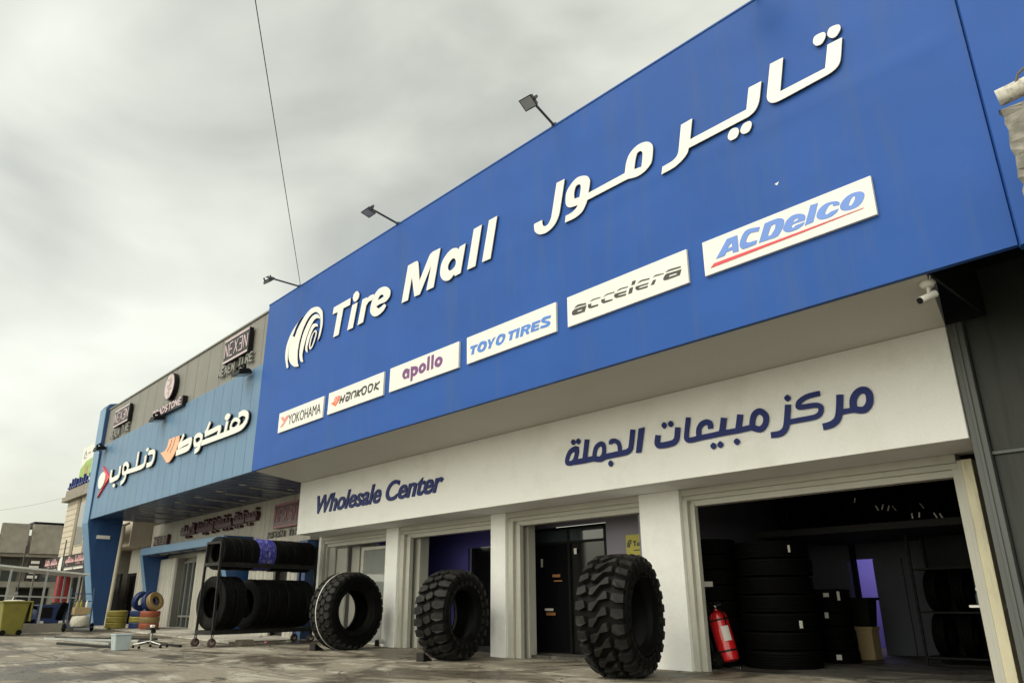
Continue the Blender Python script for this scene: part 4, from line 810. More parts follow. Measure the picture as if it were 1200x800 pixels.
def box_sign(name, label, x0, x1, z0, z1, tx0, tx1, tz0, tz1, y, mface, mbox, cat='sign', mtext='letter_steel', depth=0.13):
    t = thing(name, label, cat, ((x0+x1)/2, y+depth, (z0+z1)/2))
    part('sign_box', mbox, t, MB().box(x0, x1, y, y+depth, z0, z1), bevel=0.01)
    h = z1-z0
    br = MB().box(x0+0.02, x1-0.02, y-0.012, y-0.002, z1-h*0.09, z1-h*0.01).box(x0+0.02, x1-0.02, y-0.012, y-0.002, z0+h*0.01, z0+h*0.09)
    part('sign_bar', mface, t, br)
    text_letters('letter', 'NEX3N', x0+0.05, x1-0.02, z0+h*0.24, z1-h*0.22, (x1-x0)*0.021, mface, t, y-0.014, 0.012)
    if tx0 is not None:
        text_letters('small_letter', 'NEXEN TIRE', tx0, tx1, tz0, tz1, 0.05, mtext, t, y+depth-0.06, 0.05)
    return t
box_sign('box_sign', 'black box sign with pink capitals at the right end of the grey parapet', -22.25, -20.45, 8.12, 8.90, -22.75, -20.2, 7.82, 8.08, YN-0.15, 'acrylic_pink', 'acrylic_black')
box_sign('box_sign', 'black box sign with pink capitals at the left end of the grey parapet', -33.50, -31.60, 8.04, 8.76, -34.0, -31.55, 7.68, 7.98, YN-0.15, 'acrylic_pink', 'acrylic_black')
t = thing('oval_sign', 'oval sign with pale emblem and black capitals below in the middle of the grey parapet', 'sign', (-27, YN, 8.2))
ov = [(-27.04+0.50*math.cos(a_*math.pi/16), 8.46+0.50*math.sin(a_*math.pi/16)) for a_ in range(32)]
part('sign_box', 'acrylic_black', t, MB().prism(ov, 'y', YN-0.15, YN+0.015))
ov2 = [(-27.04+0.45*math.cos(a_*math.pi/16), 8.46+0.46*math.sin(a_*math.pi/16)) for a_ in range(32)]
part('sign_face', 'acrylic_pink', t, MB().prism(ov2, 'y', YN-0.162, YN-0.152))
it = []
for st in ("-2730,875 -2690,872! -2690,855 -2725,850", "-2715,840! -2680,838! -2715,822! -2690,818", "-2700,890! -2700,800!"):
    it.append(['s', st, 6.0])
flat_letters('emblem', it, 'joint_pale', t, YN-0.172, 0.008)
part('name_backing', 'acrylic_black', t, MB().prism([(-28.5, 7.50), (-25.46, 7.47), (-25.46, 7.82), (-28.5, 7.78)], 'y', YN-0.15, YN+0.015))
text_letters('letter', 'ROADSTONE', -28.42, -25.5, 7.54, 7.76, 0.055, 'acrylic_pink', t, YN-0.172, 0.02)
box_sign('box_sign', 'maroon box sign with rose capitals under the navy soffit, next to the white band', -23.94, -22.22, 3.45, 4.25, -24.45, -22.0, 3.13, 3.37, 11.21, 'acrylic_rose', 'acrylic_maroon', mtext='clad_grey')
box_sign('box_sign', 'small black box sign with pale capitals on the wall end beside the portal beam', -35.7, -34.0, 3.50, 3.97, None, None, None, None, 11.21, 'joint_pale', 'acrylic_maroon')
# maroon raised Arabic lettering under the soffit
t = thing('raised_letters', 'row of dark maroon raised Arabic letters on the wall under the navy soffit', 'sign lettering', (-29, 11.3, 3.9))
rng = random.Random(11)
its = []
words = [(-32.5, -30.9), (-30.75, -29.1), (-28.95, -27.4), (-27.25, -26.3), (-26.2, -25.35)]
for w0, w1 in words:
    base = 3.86+(w0+32.5)*0.010
    its.append(['s', '%.1f,%.1f %.1f,%.1f' % (w0*100, base*100, w1*100, base*100), 14])
    x = w0+0.1
    while x < w1-0.02:
        h = rng.choice([0.22, 0.34, 0.40, 0.26]); k = rng.random()
        if k < 0.6: its.append(['s', '%.1f,%.1f %.1f,%.1f' % (x*100, base*100, (x+0.04)*100, (base+h)*100), 13])
        else: its.append(['c', '%.1f,%.1f %.1f,%.1f %.1f,%.1f %.1f,%.1f' % (x*100-8, base*100+8, x*100, base*100+22, x*100+10, base*100+12, x*100+2, base*100), 9])
        if rng.random() < 0.4: its.append(['s', '%.1f,%.1f! %.1f,%.1f!' % (x*100, base*100-16, x*100+10, base*100-16), 9])
        if rng.random() < 0.3: its.append(['s', '%.1f,%.1f! %.1f,%.1f!' % (x*100, base*100+34, x*100+9, base*100+34), 9])
        x += rng.uniform(0.20, 0.30)
flat_letters('letter', its, 'acrylic_maroon', t, 11.20, 0.15)
# short spotlights on the neighbour's cladding
for lab, x, z in (('black spotlight jutting out under the right box sign of the grey parapet', -20.35, 7.50), ('black spotlight jutting out under the oval sign of the grey parapet', -27.45, 7.42), ('black spotlight jutting out at the left end of the light blue cladding by the pylon', -34.5, 7.40)):
    floodlight('spotlight', lab, (x, YN-0.03, z), (0, -0.30, 0.10), 0.0, 0.25, 'spotlights on the light blue cladding', 1.25, 'spot_black')
# ================================================================ TYRES
def tyre_profile(R0, W, rim, ridge=True, wall=0.06, lug=0.0):
    """half cross sections of a tyre, closed: outside from left bead over the crown to the right bead, then inside back"""
    h = W/2
    out = [(0.30*W, rim+0.0), (0.36*W, rim+0.012), (0.405*W, rim+0.04)]
    if ridge: out += [(0.43*W, rim+0.105), (0.462*W, rim+0.125), (0.462*W, rim+0.150), (0.445*W, rim+0.160)]
    out += [(0.478*W, rim+(R0-rim)*0.48), (0.500*W, rim+(R0-rim)*0.66), (0.497*W, R0-0.13*R0/0.9), (0.480*W, R0-0.07*R0/0.9), (0.455*W, R0-0.030), (0.40*W, R0-0.014), (0.25*W, R0-0.004), (0.0, R0)]
    right = out
    left = [(-t, r) for t, r in out[::-1]][1:]
    inn = [(-0.28*W, rim+0.02), (-0.36*W, rim+0.09), (-0.44*W, rim+(R0-rim)*0.5), (-0.42*W, R0-wall*2.0), (-0.30*W, R0-wall*1.3), (0, R0-wall*1.1), (0.30*W, R0-wall*1.3), (0.42*W, R0-wall*2.0), (0.44*W, rim+(R0-rim)*0.5), (0.36*W, rim+0.09), (0.28*W, rim+0.02)]
    return right+left+inn
def lug_mesh(R0, depth, W, count, rows, taper=0.93):
    """rows: list of (phase, polygon[(u in pitches, v in metres)], drop{index: extra fall of the base})"""
    mb = MB(); h = W/2
    def crown(v):
        a = abs(v)/h
        return R0-0.012*a*a-(0.0 if a < 0.82 else 0.55*(a-0.82)**1.35)
    pit = 2*math.pi/count
    for phase, poly, fall in rows:
        cu = sum(p[0] for p in poly)/len(poly); cv = sum(p[1] for p in poly)/len(poly)
        for i in range(count):
            jit = random.uniform(-0.004, 0.004)
            top = []; bot = []
            for k, (u, v) in enumerate(poly):
                ang = (i+phase+u)*pit
                ut = cu+(u-cu)*taper; vt = cv+(v-cv)*taper
                at = (i+phase+ut)*pit
                rt_ = crown(vt)+jit; rb = crown(v)-depth*1.25-fall.get(k, 0)
                top.append((vt, rt_*math.cos(at), rt_*math.sin(at)))
                bot.append((v, rb*math.cos(ang), rb*math.sin(ang)))
            n = len(poly)
            mb.add(bot+top, [tuple(range(n, 2*n))]+[(k, (k+1) % n, n+(k+1) % n, n+k) for k in range(n)])
    return mb
def lift(mb, z):
    mb.v = [(x, y, zz+z) for x, y, zz in mb.v]; return mb
def big_tyre(name, label, R1, W, rim, depth, count, rows, loc, rotz, spin=0.0, strap=None, mname='rubber'):
    t = thing(name, label, 'tyre', loc, rotz, 'giant tyres standing in front of the bays')
    R0 = R1-depth
    mb = MB().lathe(tyre_profile(R0, W, rim), 'x', 80, (0, 0, 0), closed=True)
    # raised rings on the sidewalls
    for s in (-1, 1):
        for rr in (rim+(R0-rim)*0.30, rim+(R0-rim)*0.52, rim+(R0-rim)*0.60, rim+(R0-rim)*0.78):
            mb.lathe([(s*0.486*W, rr-0.012), (s*0.503*W, rr-0.006), (s*0.503*W, rr+0.006), (s*0.486*W, rr+0.012)], 'x', 80)
    lift(mb, R1-0.012).build('casing', mname, t, smooth=35)
    lg = lug_mesh(R1, depth, W, count, rows)
    ca, sa = math.cos(spin), math.sin(spin)
    lg.v = [(x, y*ca-z*sa, y*sa+z*ca) for x, y, z in lg.v]
    lift(lg, R1-0.012).build('tread', 'rubber_worn', t, bevel=0.003)
    if strap is not None:
        v0, wd = strap
        st = MB().lathe([(v0-wd, R1-0.006), (v0-wd, R1+0.008), (v0+wd, R1+0.008), (v0+wd, R1-0.006)], 'x', 80, closed=True)
        lift(st, R1-0.012).build('strap', 'strap_white', t)
    return t
AX = R(16)
# nearest: block lugs with slanted centre bars
W3 = 0.80
rows3 = [
    (0.0, [(-0.30, 0.40), (0.30, 0.40), (0.34, 0.30), (0.12, 0.20), (-0.34, 0.22)], {0: 0.13, 1: 0.13}),
    (0.45, [(-0.30, -0.40), (0.30, -0.40), (0.36, -0.30), (0.16, -0.20), (-0.34, -0.23)], {0: 0.13, 1: 0.13}),
    (0.15, [(-0.62, 0.145), (-0.10, 0.165), (0.02, 0.02), (0.72, -0.10), (0.68, -0.165), (0.20, -0.155), (0.06, -0.03), (-0.60, 0.09)], {}),
]
big_tyre('loader_tyre', 'giant tyre with slanted bar tread before the widest white column, nearest of three', 0.925, W3, 0.47, 0.085, 25, rows3, (-8.05, 9.75, 0), AX, 0.1)
# second: interlocked zigzag lugs
W2 = 0.74
rows2 = [
    (0.0, [(-0.34, 0.37), (0.26, 0.37), (0.40, 0.23), (0.20, 0.10), (-0.22, 0.10), (-0.36, 0.22)], {0: 0.15, 1: 0.15}),
    (0.5, [(-0.26, -0.37), (0.34, -0.37), (0.36, -0.22), (0.22, -0.10), (-0.20, -0.10), (-0.40, -0.23)], {0: 0.15, 1: 0.15}),
    (0.25, [(-0.40, 0.03), (-0.20, 0.085), (0.16, 0.085), (0.40, -0.03), (0.20, -0.085), (-0.16, -0.085)], {}),
]
big_tyre('loader_tyre', 'giant tyre with deep zigzag lugs before the purple walled bay, middle of three', 0.885, W2, 0.47, 0.075, 24, rows2, (-12.87, 10.13, gz(-12.87)), AX, 0.3)
# third: rounded diamonds and a white strap
W1 = 0.76
rows1 = []
for k, v in enumerate((-0.30, -0.15, 0.0, 0.15, 0.30)):
    d = 0.082
    rows1.append((0.5*(k % 2), [(-0.46, v-0.012), (-0.30, v+d*0.75), (0.0, v+d), (0.30, v+d*0.75), (0.46, v+0.012), (0.30, v-d*0.75), (0.0, v-d), (-0.30, v-d*0.75)], {}))
big_tyre('roller_tyre', 'giant tyre with rounded diamond tread and a white strap around it, farthest of the three', 0.895, W1, 0.46, 0.04, 29, rows1, (-16.93, 10.05, gz(-16.9)), R(9), 0.0, strap=(-0.055, 0.009))
def chock(label, x, y, rz):
    t = thing('wheel_chock', label, 'wheel chock', (x, y, gz(x)), rz, 'chocks under the giant tyres')
    MB().prism([(-0.16, 0.0), (0.16, 0.0), (0.16, 0.14), (0.10, 0.15), (-0.12, 0.03)], 'x', -0.07, 0.07).build('wedge', 'steel_black', t, bevel=0.006)
    MB().box(-0.09, 0.09, 0.13, 0.165, 0.0, 0.16).build('end_plate', 'steel_black', t, bevel=0.004)
for lab, x, y in (('black chock under the slanted bar tread tyre', -8.18, 9.66), ('black chock under the zigzag lug tyre', -13.02, 9.57), ('black chock under the strapped diamond tread tyre', -17.08, 9.40)):
    chock(lab, x, y, AX+math.pi)

def road_tyre_mesh(R1, W, rim, grooves, n=56, siped=False):
    mb = MB()
    h = W/2
    pr = [(0.32*W, rim), (0.40*W, rim+0.015), (0.455*W, rim+0.03), (0.492*W, rim+(R1-rim)*0.45), (0.495*W, rim+(R1-rim)*0.62), (0.475*W, R1-0.045), (0.44*W, R1-0.012)]
    top = []
    k = grooves
    wv = 0.84*W/(k+1)
    for i in range(k+1):
        a = 0.42*W-i*wv; b = a-wv
        gg = min(0.013, wv*0.18)
        top += [(a-gg*1.3, R1-abs(a/h)**3*0.010), (b+gg*1.3, R1-abs(b/h)**3*0.010)]
        if i < k: top += [(b+gg*0.8, R1-0.026), (b-gg*0.8, R1-0.026)]
    left = [(-t, r) for t, r in pr[::-1]]
    inn = [(-0.30*W, rim+0.02), (-0.43*W, rim+(R1-rim)*0.5), (-0.40*W, R1-0.07), (0, R1-0.045), (0.40*W, R1-0.07), (0.43*W, rim+(R1-rim)*0.5), (0.30*W, rim+0.02)]
    mb.lathe(pr+top+left+inn, 'x', n, closed=True)
    if siped:   # cross grooves cut by small lug blocks standing on the ribs
        cnt = 56; pit = 2*math.pi/cnt
        for i in range(k+1):
            a = 0.42*W-i*wv-0.007; b = a-wv+0.014
            for q in range(cnt):
                u0 = (q+0.1+0.25*(i % 2))*pit; u1 = u0+pit*0.72
                vs = []
                for r_ in (R1-0.012, R1+0.008):
                    for (v, u) in ((a, u0), (a, u1), (b, u1+0.2*pit), (b, u0+0.2*pit)):
                        vs.append((v, r_*math.cos(u), r_*math.sin(u)))
                mb.add(vs, [(4, 5, 6, 7), (0, 1, 5, 4), (1, 2, 6, 5), (2, 3, 7, 6), (3, 0, 4, 7)])
    return mb
def proto(name, mb, m):
    o = mb.build(name, m, None, smooth=40)
    return o
def place(src, first, name, label, cat, loc, rot, group, m=None, sc=1.0):
    o = src if first else src.copy()
    if not first:
        COL.objects.link(o)
    o.location = loc; o.rotation_euler = rot; o.scale = (sc, sc, sc)
    tag(o, label, cat, group)
    if m:
        o.material_slots[0].link = 'OBJECT'; o.material_slots[0].material = M[m]
    return o
ORD = ['first', 'second', 'third', 'fourth', 'fifth', 'sixth', 'seventh', 'eighth', 'ninth', 'tenth', 'eleventh', 'twelfth', 'thirteenth']

# ================================================================ wheeled rack with tyres
RS = Vector((-19.90, 7.78, 0)); RZ = gz(-20.0)
RD = Vector((-0.19, 0.98, 0)).normalized(); RW = Vector((RD.y, -RD.x, 0))      # along the rack, across it (towards +x)
RL = 3.05; RH = 0.36
def rp(d, w_, z): 
    p = RS+RD*d+RW*w_; return (p.x, p.y, RZ+z)
rk = thing('tyre_rack', 'black steel two level tyre rack on casters between the neighbouring shop and the bays', 'rack', (RS.x, RS.y, RZ))
ZB, ZT = 0.34, 1.98
for d in (0.0, RL):
    for w_ in (-RH, RH):
        part('post', 'steel_black', rk, MB().bar(rp(d, w_, ZB), rp(d, w_*0.86, 2.52), 0.055))
for w_ in (-RH, RH):
    part('bottom_rail', 'steel_black', rk, MB().bar(rp(0, w_, ZB), rp(RL, w_, ZB), 0.08, 0.10))
    part('top_rail', 'steel_black', rk, MB().bar(rp(0, w_*0.86, ZT), rp(RL, w_*0.86, ZT), 0.07, 0.12))
for d in (0.0, RL):
    part('cross_bar', 'steel_black', rk, MB().bar(rp(d, -RH, ZB), rp(d, RH, ZB), 0.07, 0.10))
    part('cross_bar', 'steel_black', rk, MB().bar(rp(d, -RH*0.86, ZT), rp(d, RH*0.86, ZT), 0.06, 0.08))
    part('cross_bar', 'steel_black', rk, MB().bar(rp(d, -RH*0.86, 2.52), rp(d, RH*0.86, 2.52), 0.06))
    for w_ in (-RH, RH):
        c = Vector(rp(d, w_, 0.105))
        cs = part('caster', 'steel_black', rk, MB().bar(c+Vector((-0.05, 0, 0.0)), c+Vector((-0.05, 0, 0.20)), 0.02).bar(c+Vector((0.05, 0, 0.0)), c+Vector((0.05, 0, 0.20)), 0.02).box(c.x-0.07, c.x+0.07, c.y-0.06, c.y+0.06, c.z+0.19, c.z+0.205))
        whl = part('wheel', 'caster_red', cs, MB().lathe([(-0.03, 0.02), (-0.03, 0.09), (-0.022, 0.105), (0.022, 0.105), (0.03, 0.09), (0.03, 0.02)], 'x', 24, tuple(c), closed=True), 40)
        part('hub', 'chrome', cs, MB().lathe([(-0.036, 0.001), (-0.036, 0.05), (0.036, 0.05), (0.036, 0.001)], 'x', 16, tuple(c)), 40)
rotz = math.atan2(RD.y, RD.x)
G1 = 'tyres on the upper shelf of the rack'
top_src = proto('car_tyre', road_tyre_mesh(0.42, 0.27, 0.22, 4), 'rubber')
k = 0; d = 0.16
while d < RL-0.05:
    lab = '%s tyre from the left on the upper rack shelf, %s' % (ORD[k], 'in blue and white wrapping' if k in (4, 5) else 'black and unwrapped')
    z = ZT+0.06+0.22+0.005*((k*37) % 3)
    place(top_src, k == 0, 'car_tyre', lab, 'tyre', rp(d, 0.0, z), (random.uniform(0, 6), 0, rotz+random.uniform(-0.02, 0.02)), G1, 'blue_wrap' if k in (4, 5) else 'rubber')
    d += 0.272; k += 1
G2 = 'truck tyres on the lower shelf of the rack'
trk = proto('truck_tyre', road_tyre_mesh(0.645, 0.33, 0.36, 4, 64, True), 'rubber')
trk2 = proto('truck_tyre', road_tyre_mesh(0.62, 0.30, 0.35, 5, 64, False), 'rubber')
for i, dd in enumerate((0.22, 0.56)):
    place(trk, i == 0, 'truck_tyre', '%s truck tyre with small tread blocks from the left end of the lower rack shelf' % ORD[i], 'tyre', rp(dd, 0, ZB+0.05+0.65), (i*0.7, 0, rotz), G2)
for i, dd in enumerate((1.22, 1.53, 1.84, 2.15, 2.46, 2.77)):
    place(trk2, i == 0, 'truck_tyre', '%s ribbed truck tyre in the right hand group on the lower rack shelf' % ORD[i], 'tyre', rp(dd, 0.02*(i % 2), ZB+0.05+0.625), (i*0.5, 0, rotz), G2)

# ================================================================ inside the widest bay: stacks of tyres
def stack(n, x, y, src, pitch, labf, group, jit=0.03, first=True, z0=0.0):
    for i in range(n):
        o = place(src, first and i == 0, src.name.split('.')[0], labf(i), 'tyre', (x+random.uniform(-jit, jit), y+random.uniform(-jit, jit), z0+pitch*(i+0.5)), (random.uniform(0, 6), math.pi/2, 0), group)
        yield o
def level(i, n): return 'lowest' if i == 0 else ('topmost' if i == n-1 else '%s from the bottom' % ORD[i])
dark_trk = proto('truck_tyre', road_tyre_mesh(0.66, 0.30, 0.36, 5, 56), 'rubber_shaded')
tall = list(stack(7, -7.18, 13.05, dark_trk, 0.302, lambda i: '%s tyre of the broad tall stack right of the red extinguisher' % level(i, 7), 'tyres of the broad stack'))
dark_mid = proto('truck_tyre', road_tyre_mesh(0.50, 0.275, 0.29, 4, 48), 'rubber_shaded')
left = list(stack(8, -8.38, 12.90, dark_mid, 0.277, lambda i: '%s tyre of the stack behind the red extinguisher against the left wall' % level(i, 8), 'tyres of the left stack'))
dark_car = proto('car_tyre', road_tyre_mesh(0.36, 0.215, 0.21, 4, 44), 'rubber_shaded')
low1 = list(stack(6, -6.95, 14.70, dark_car, 0.217, lambda i: '%s tyre of the low stack between the broad stack and the boxes' % level(i, 6), 'tyres of the low stacks'))
low2 = list(stack(5, -7.55, 15.2, dark_car, 0.217, lambda i: '%s tyre of the half hidden low stack behind the broad stack' % level(i, 5), 'tyres of the low stacks', first=False))
MEZ = ((-6.03, 2.87, 0.015), (-5.65, 2.69, -0.02), (-5.55, 2.70, 0.02), (-5.45, 2.67, 0.02), (-5.35, 2.66, -0.03), (-5.07, 2.50, 0.0), (-4.95, 2.51, 0.01), (-4.88, 2.66, -0.03), (-4.69, 2.48, -0.02), (-4.60, 2.46, -0.02))
GM = 'tyres stored on the mezzanine'
for i in range(12):
    x = -7.6+i*0.36
    place(dark_car, False, 'car_tyre', '%s tyre from the left along the dark mezzanine edge' % ORD[i], 'tyre', (x, 14.65, 2.42+0.36), (0, 0, random.uniform(-0.05, 0.05)), GM)
def sticker(label, pts, m='sticker'):
    tag(MB().add(pts, [(0, 1, 2, 3)]).build('paper_label', m, None), label, 'label', 'paper labels stuck on tyres and doors')
def stick_tread(cx, cy, r_, ang, z, w_, h_, label, m='sticker'):
    pts = []
    for da, dz in ((-w_/2, -h_/2), (w_/2, -h_/2), (w_/2, h_/2), (-w_/2, h_/2)):
        a = ang+da/r_; pts.append((cx+math.cos(a)*r_, cy+math.sin(a)*r_, z+dz))
    v = MB().add(pts, [(0, 1, 2, 3)])
    n_ = Vector((math.cos(ang), math.sin(ang), 0))*0.004
    v2 = [tuple(Vector(p)+n_) for p in pts]
    mb = MB().hexa(pts, v2)
    tag(mb.build('paper_label', m, None), label, 'label', 'paper labels stuck on tyres')
for (cx, cy, r_, an, z, w_, h_, lb) in ((-7.18, 13.05, 0.692, -0.62, 1.96, 0.04, 0.12, 'pale paper label on the topmost tyre of the broad stack, right side'),
        (-7.18, 13.05, 0.692, -0.55, 0.72, 0.06, 0.12, 'crumpled pale label low on the right side of the broad stack'),
        (-6.95, 14.70, 0.392, -1.35, 1.20, 0.10, 0.07, 'pale paper label on the topmost tyre of the low stack'),
        (-6.95, 14.70, 0.392, -0.80, 1.18, 0.05, 0.16, 'narrow pale label on the right edge of the low stack top'),
        (-6.95, 14.70, 0.392, -1.45, 0.84, 0.07, 0.10, 'pale paper label on the fourth tyre of the low stack'),
        (-6.95, 14.70, 0.392, -1.15, 0.12, 0.09, 0.09, 'white paper label on the lowest tyre of the low stack'),
        (-8.38, 12.90, 0.532, -1.15, 1.40, 0.16, 0.09, 'pale label on the stack above the red extinguisher'),
        (-8.38, 12.90, 0.532, -1.75, 1.40, 0.10, 0.09, 'bluish label at the left edge of the stack above the extinguisher')):
    stick_tread(cx, cy, r_, an, z, w_, h_, lb)
for i, (x, z, an) in enumerate(MEZ):
    mb = MB().bar((x-an, 14.27, z-0.045), (x+an, 14.27, z+0.045), 0.022, 0.008)
    tag(mb.build('paper_label', 'sticker', None), 'small tilted white label, %s from the left among the tyres of the dark mezzanine' % ORD[i], 'label', 'white labels on the mezzanine tyres')
sr = thing('darkening_rack', 'added black shelving rack of tyres that darkens the right rear of the widest bay', 'rack', (-4.2, 15.4, 0.012))  # rack and its tyres are added to make the right rear read dark
for x in (-5.55, -3.05):
    for y in (15.1, 15.85): part('post', 'black_steel', sr, MB().box(x-0.02, x+0.02, y-0.02, y+0.02, 0.012, 2.25))
for z in (0.15, 0.90, 1.65):
    part('shelf', 'black_steel', sr, MB().box(-5.58, -3.02, 15.1, 15.85, z-0.03, z))
part('shade_sheet', 'black_steel', sr, MB().box(-5.58, -3.02, 15.885, 15.90, 0.13, 2.25))  # black sheet added behind the shelves, painting shade over the rear wall
k = 0
for lv, z in (('lower', 0.15), ('middle', 0.90)):
    for i in range(6):
        place(dark_car, False, 'car_tyre', '%s tyre from the left on the %s shelf of the added darkening rack' % (ORD[i], lv), 'tyre', (-5.3+i*0.42, 15.45, z+0.362), (k*0.9, 0, math.pi/2*0+0.12*math.sin(k)), 'tyres on the added darkening rack'); k += 1
# boxes and bin by the rear wall
bx = thing('cardboard_box', 'tan cardboard box on the floor by the rear wall under a dark crate', 'box', (-6.80, 15.75, 0))
part('body', 'cardboard', bx, MB().box(-6.96, -6.66, 15.58, 15.92, 0.012, 0.56), bevel=0.008)
part('lid', 'cardboard', bx, MB().box(-6.98, -6.64, 15.56, 15.94, 0.545, 0.61), bevel=0.008)
cr2 = thing('plastic_crate', 'dark lidded plastic crate standing on the tan cardboard box', 'crate', (-6.80, 15.75, 0.685))
part('body', 'black_steel', cr2, MB().hexa([(-6.96, 15.58, 0.612), (-6.68, 15.58, 0.612), (-6.68, 15.92, 0.612), (-6.96, 15.92, 0.612)], [(-7.02, 15.54, 1.10), (-6.63, 15.54, 1.10), (-6.63, 15.96, 1.10), (-7.02, 15.96, 1.10)]))
part('lid', 'black_steel', cr2, MB().box(-7.05, -6.58, 15.50, 16.0, 1.10, 1.15), bevel=0.01)
shf = thing('wall_shelf', 'small white shelf board fixed beside the yellowed post', 'shelf', (-3.25, 11.75, 1.02))
part('board', 'sheet_white', shf, MB().box(-3.62, -3.0, 11.62, 11.82, 1.00, 1.03)); part('bracket', 'black_steel', shf, MB().box(-3.10, -2.98, 11.66, 11.78, 0.85, 0.999))
jar = thing('jar', 'small glass jar with a pale lid on the white shelf board', 'jar', (-3.50, 11.72, 1.03))
part('body', 'glass_dark', jar, MB().lathe([(1.032, 0.001), (1.032, 0.05), (1.16, 0.05), (1.19, 0.03), (1.21, 0.03), (1.21, 0.001)], 'z', 16, (-3.50, 11.72, 0)), 40)
part('lid', 'plastic_white', jar, MB().lathe([(1.211, 0.001), (1.211, 0.034), (1.25, 0.034), (1.25, 0.001)], 'z', 16, (-3.50, 11.72, 0)), 40)
tl = thing('tube_lamp', 'lit white tube lamp on the ceiling of the lilac back room', 'lamp', (-8.0, 18.7, 2.65))
part('tube', 'tube_lit', tl, MB().tube((-8.7, 18.9, 2.62), (-7.2, 18.9, 2.62), 0.03, 8)); part('holder', 'plastic_white', tl, MB().box(-8.75, -7.15, 18.87, 18.93, 2.652, 2.698))
al = bpy.data.lights.new('tube_light', 'AREA'); al.shape = 'RECTANGLE'; al.size = 1.5; al.size_y = 0.06; al.energy = 12; al.color = (0.78, 0.72, 1.0)
ao = bpy.data.objects.new('tube_light', al); COL.objects.link(ao); ao.location = (0.05, 0.2, -0.08); ao.parent = tl
# things seen through bay three
ys_ = thing('price_sign', 'small yellow sign with black writing on the lilac grey wall behind the nearest giant tyre', 'sign', (-9.75, 12.44, 2.2))
part('board', 'sign_yellow', ys_, MB().box(-10.05, -9.30, 12.42, 12.447, 1.86, 2.40))
flat_letters('emblem', [['s', '-1001,216 -999,224 -994,229 -990,227', 3], ['s', '-997,215 -995,222 -991,225', 3]], 'ink_black', ys_, 12.412, 0.006)
flat_letters('lettering', [['s', '-986,226! -978,226!', 3], ['s', '-982,226! -982,217!', 3], ['s', '-975,223! -975,217!', 3], ['s', '-971,217! -971,223! -968,223!', 3], ['s', '-965,220! -960,220! -962,223 -965,221 -964,217 -960,217', 2.5], ['s', '-953,217! -953,226! -949,220! -945,226! -945,217!', 3], ['s', '-986,209! -945,209!', 2]], 'ink_black', ys_, 12.412, 0.006)
for lab, x, z, w_, h_, m in (('orange label at eye height on the dark glazed door', -12.1, 1.66, 0.24, 0.06, 'sticker_orange'), ('small orange strip under the upper orange label on the dark door', -12.05, 1.55, 0.25, 0.03, 'sticker_orange'), ('lower orange label on the dark glazed door', -12.3, 0.86, 0.28, 0.06, 'sticker_orange'), ('row of pale marks just above the lower orange label', -12.35, 0.95, 0.26, 0.05, 'sticker'), ('white paper on the right leaf of the dark glazed door', -11.50, 2.16, 0.08, 0.12, 'sticker'), ('narrow pale label at the left of the dark glazed door', -12.55, 1.95, 0.06, 0.18, 'sticker')):
    tag(MB().box(x-w_/2, x+w_/2, 12.44, 12.449, z-h_/2, z+h_/2).build('paper_label', m, None), lab, 'label', 'labels on the dark glazed door')

# ================================================================ trolley fire extinguisher
ex = thing('fire_extinguisher', 'red wheeled fire extinguisher leaning on its trolley inside the widest bay', 'fire extinguisher', (-7.72, 12.1, 0.012), R(4))
def tilt(mb, a=R(-14)):
    c_, s_ = math.cos(a), math.sin(a)
    mb.v = [(x*c_+(z-0.13)*(-s_), y, x*s_+(z-0.13)*c_+0.13) for x, y, z in mb.v]; return mb
cy_ = MB().lathe([(0.09, 0.001), (0.09, 0.10), (0.12, 0.155), (0.20, 0.165), (0.80, 0.165), (0.89, 0.13), (0.93, 0.05), (0.96, 0.045), (0.96, 0.001)], 'z', 32, (0.10, 0, 0))
cy_.v = [(-(x-0.10)*1+0.06, y, z) for x, y, z in cy_.v]
TL = R(-13)
def tl_(mb):
    rot = Matrix.Translation((0, 0, 0.14)) @ Matrix.Rotation(-R(13), 4, 'Y') @ Matrix.Translation((0, 0, -0.14))
    mb.v = [tuple(rot @ Vector(v)) for v in mb.v]; return mb
tl_(cy_).build('cylinder', 'ext_red', ex, smooth=40)
tl_(MB().lathe([(0.76, 0.168), (0.76, 0.172), (0.79, 0.172), (0.79, 0.168)], 'z', 32, (0.06, 0, 0), closed=True)).build('band', 'steel_black', ex)
tl_(MB().lathe([(0.25, 0.168), (0.25, 0.172), (0.28, 0.172), (0.28, 0.168)], 'z', 32, (0.06, 0, 0), closed=True)).build('band', 'steel_black', ex)
fr = MB()
for y in (-0.13, 0.13): fr.tube((-0.14, y, 0.10), (-0.14, y, 1.06), 0.014, 8)
fr.tube((-0.14, -0.13, 1.06), (-0.14, 0.13, 1.06), 0.014, 8).tube((-0.14, -0.13, 0.28), (0.0, -0.13, 0.28), 0.012, 6)
tl_(fr).build('trolley_frame', 'steel_black', ex, smooth=40)
tl_(MB().lathe([(0.96, 0.001), (0.96, 0.03), (1.02, 0.03), (1.02, 0.001)], 'z', 12, (0.06, 0, 0)).box(0.03, 0.20, -0.02, 0.02, 1.0, 1.035).box(0.0, 0.18, -0.012, 0.012, 1.06, 1.075)).build('valve', 'chrome', ex)
hs = MB(); prev = None
for i in range(19):
    a = i/18; p = Vector((0.08+0.17*math.sin(a*math.pi), -0.12-0.05*math.sin(a*6), 1.0-0.55*a+0.10*math.sin(a*math.pi)))
    if prev is not None: hs.tube(prev, p, 0.014, 6)
    prev = p
tl_(hs).build('hose', 'rubber', ex, smooth=60)
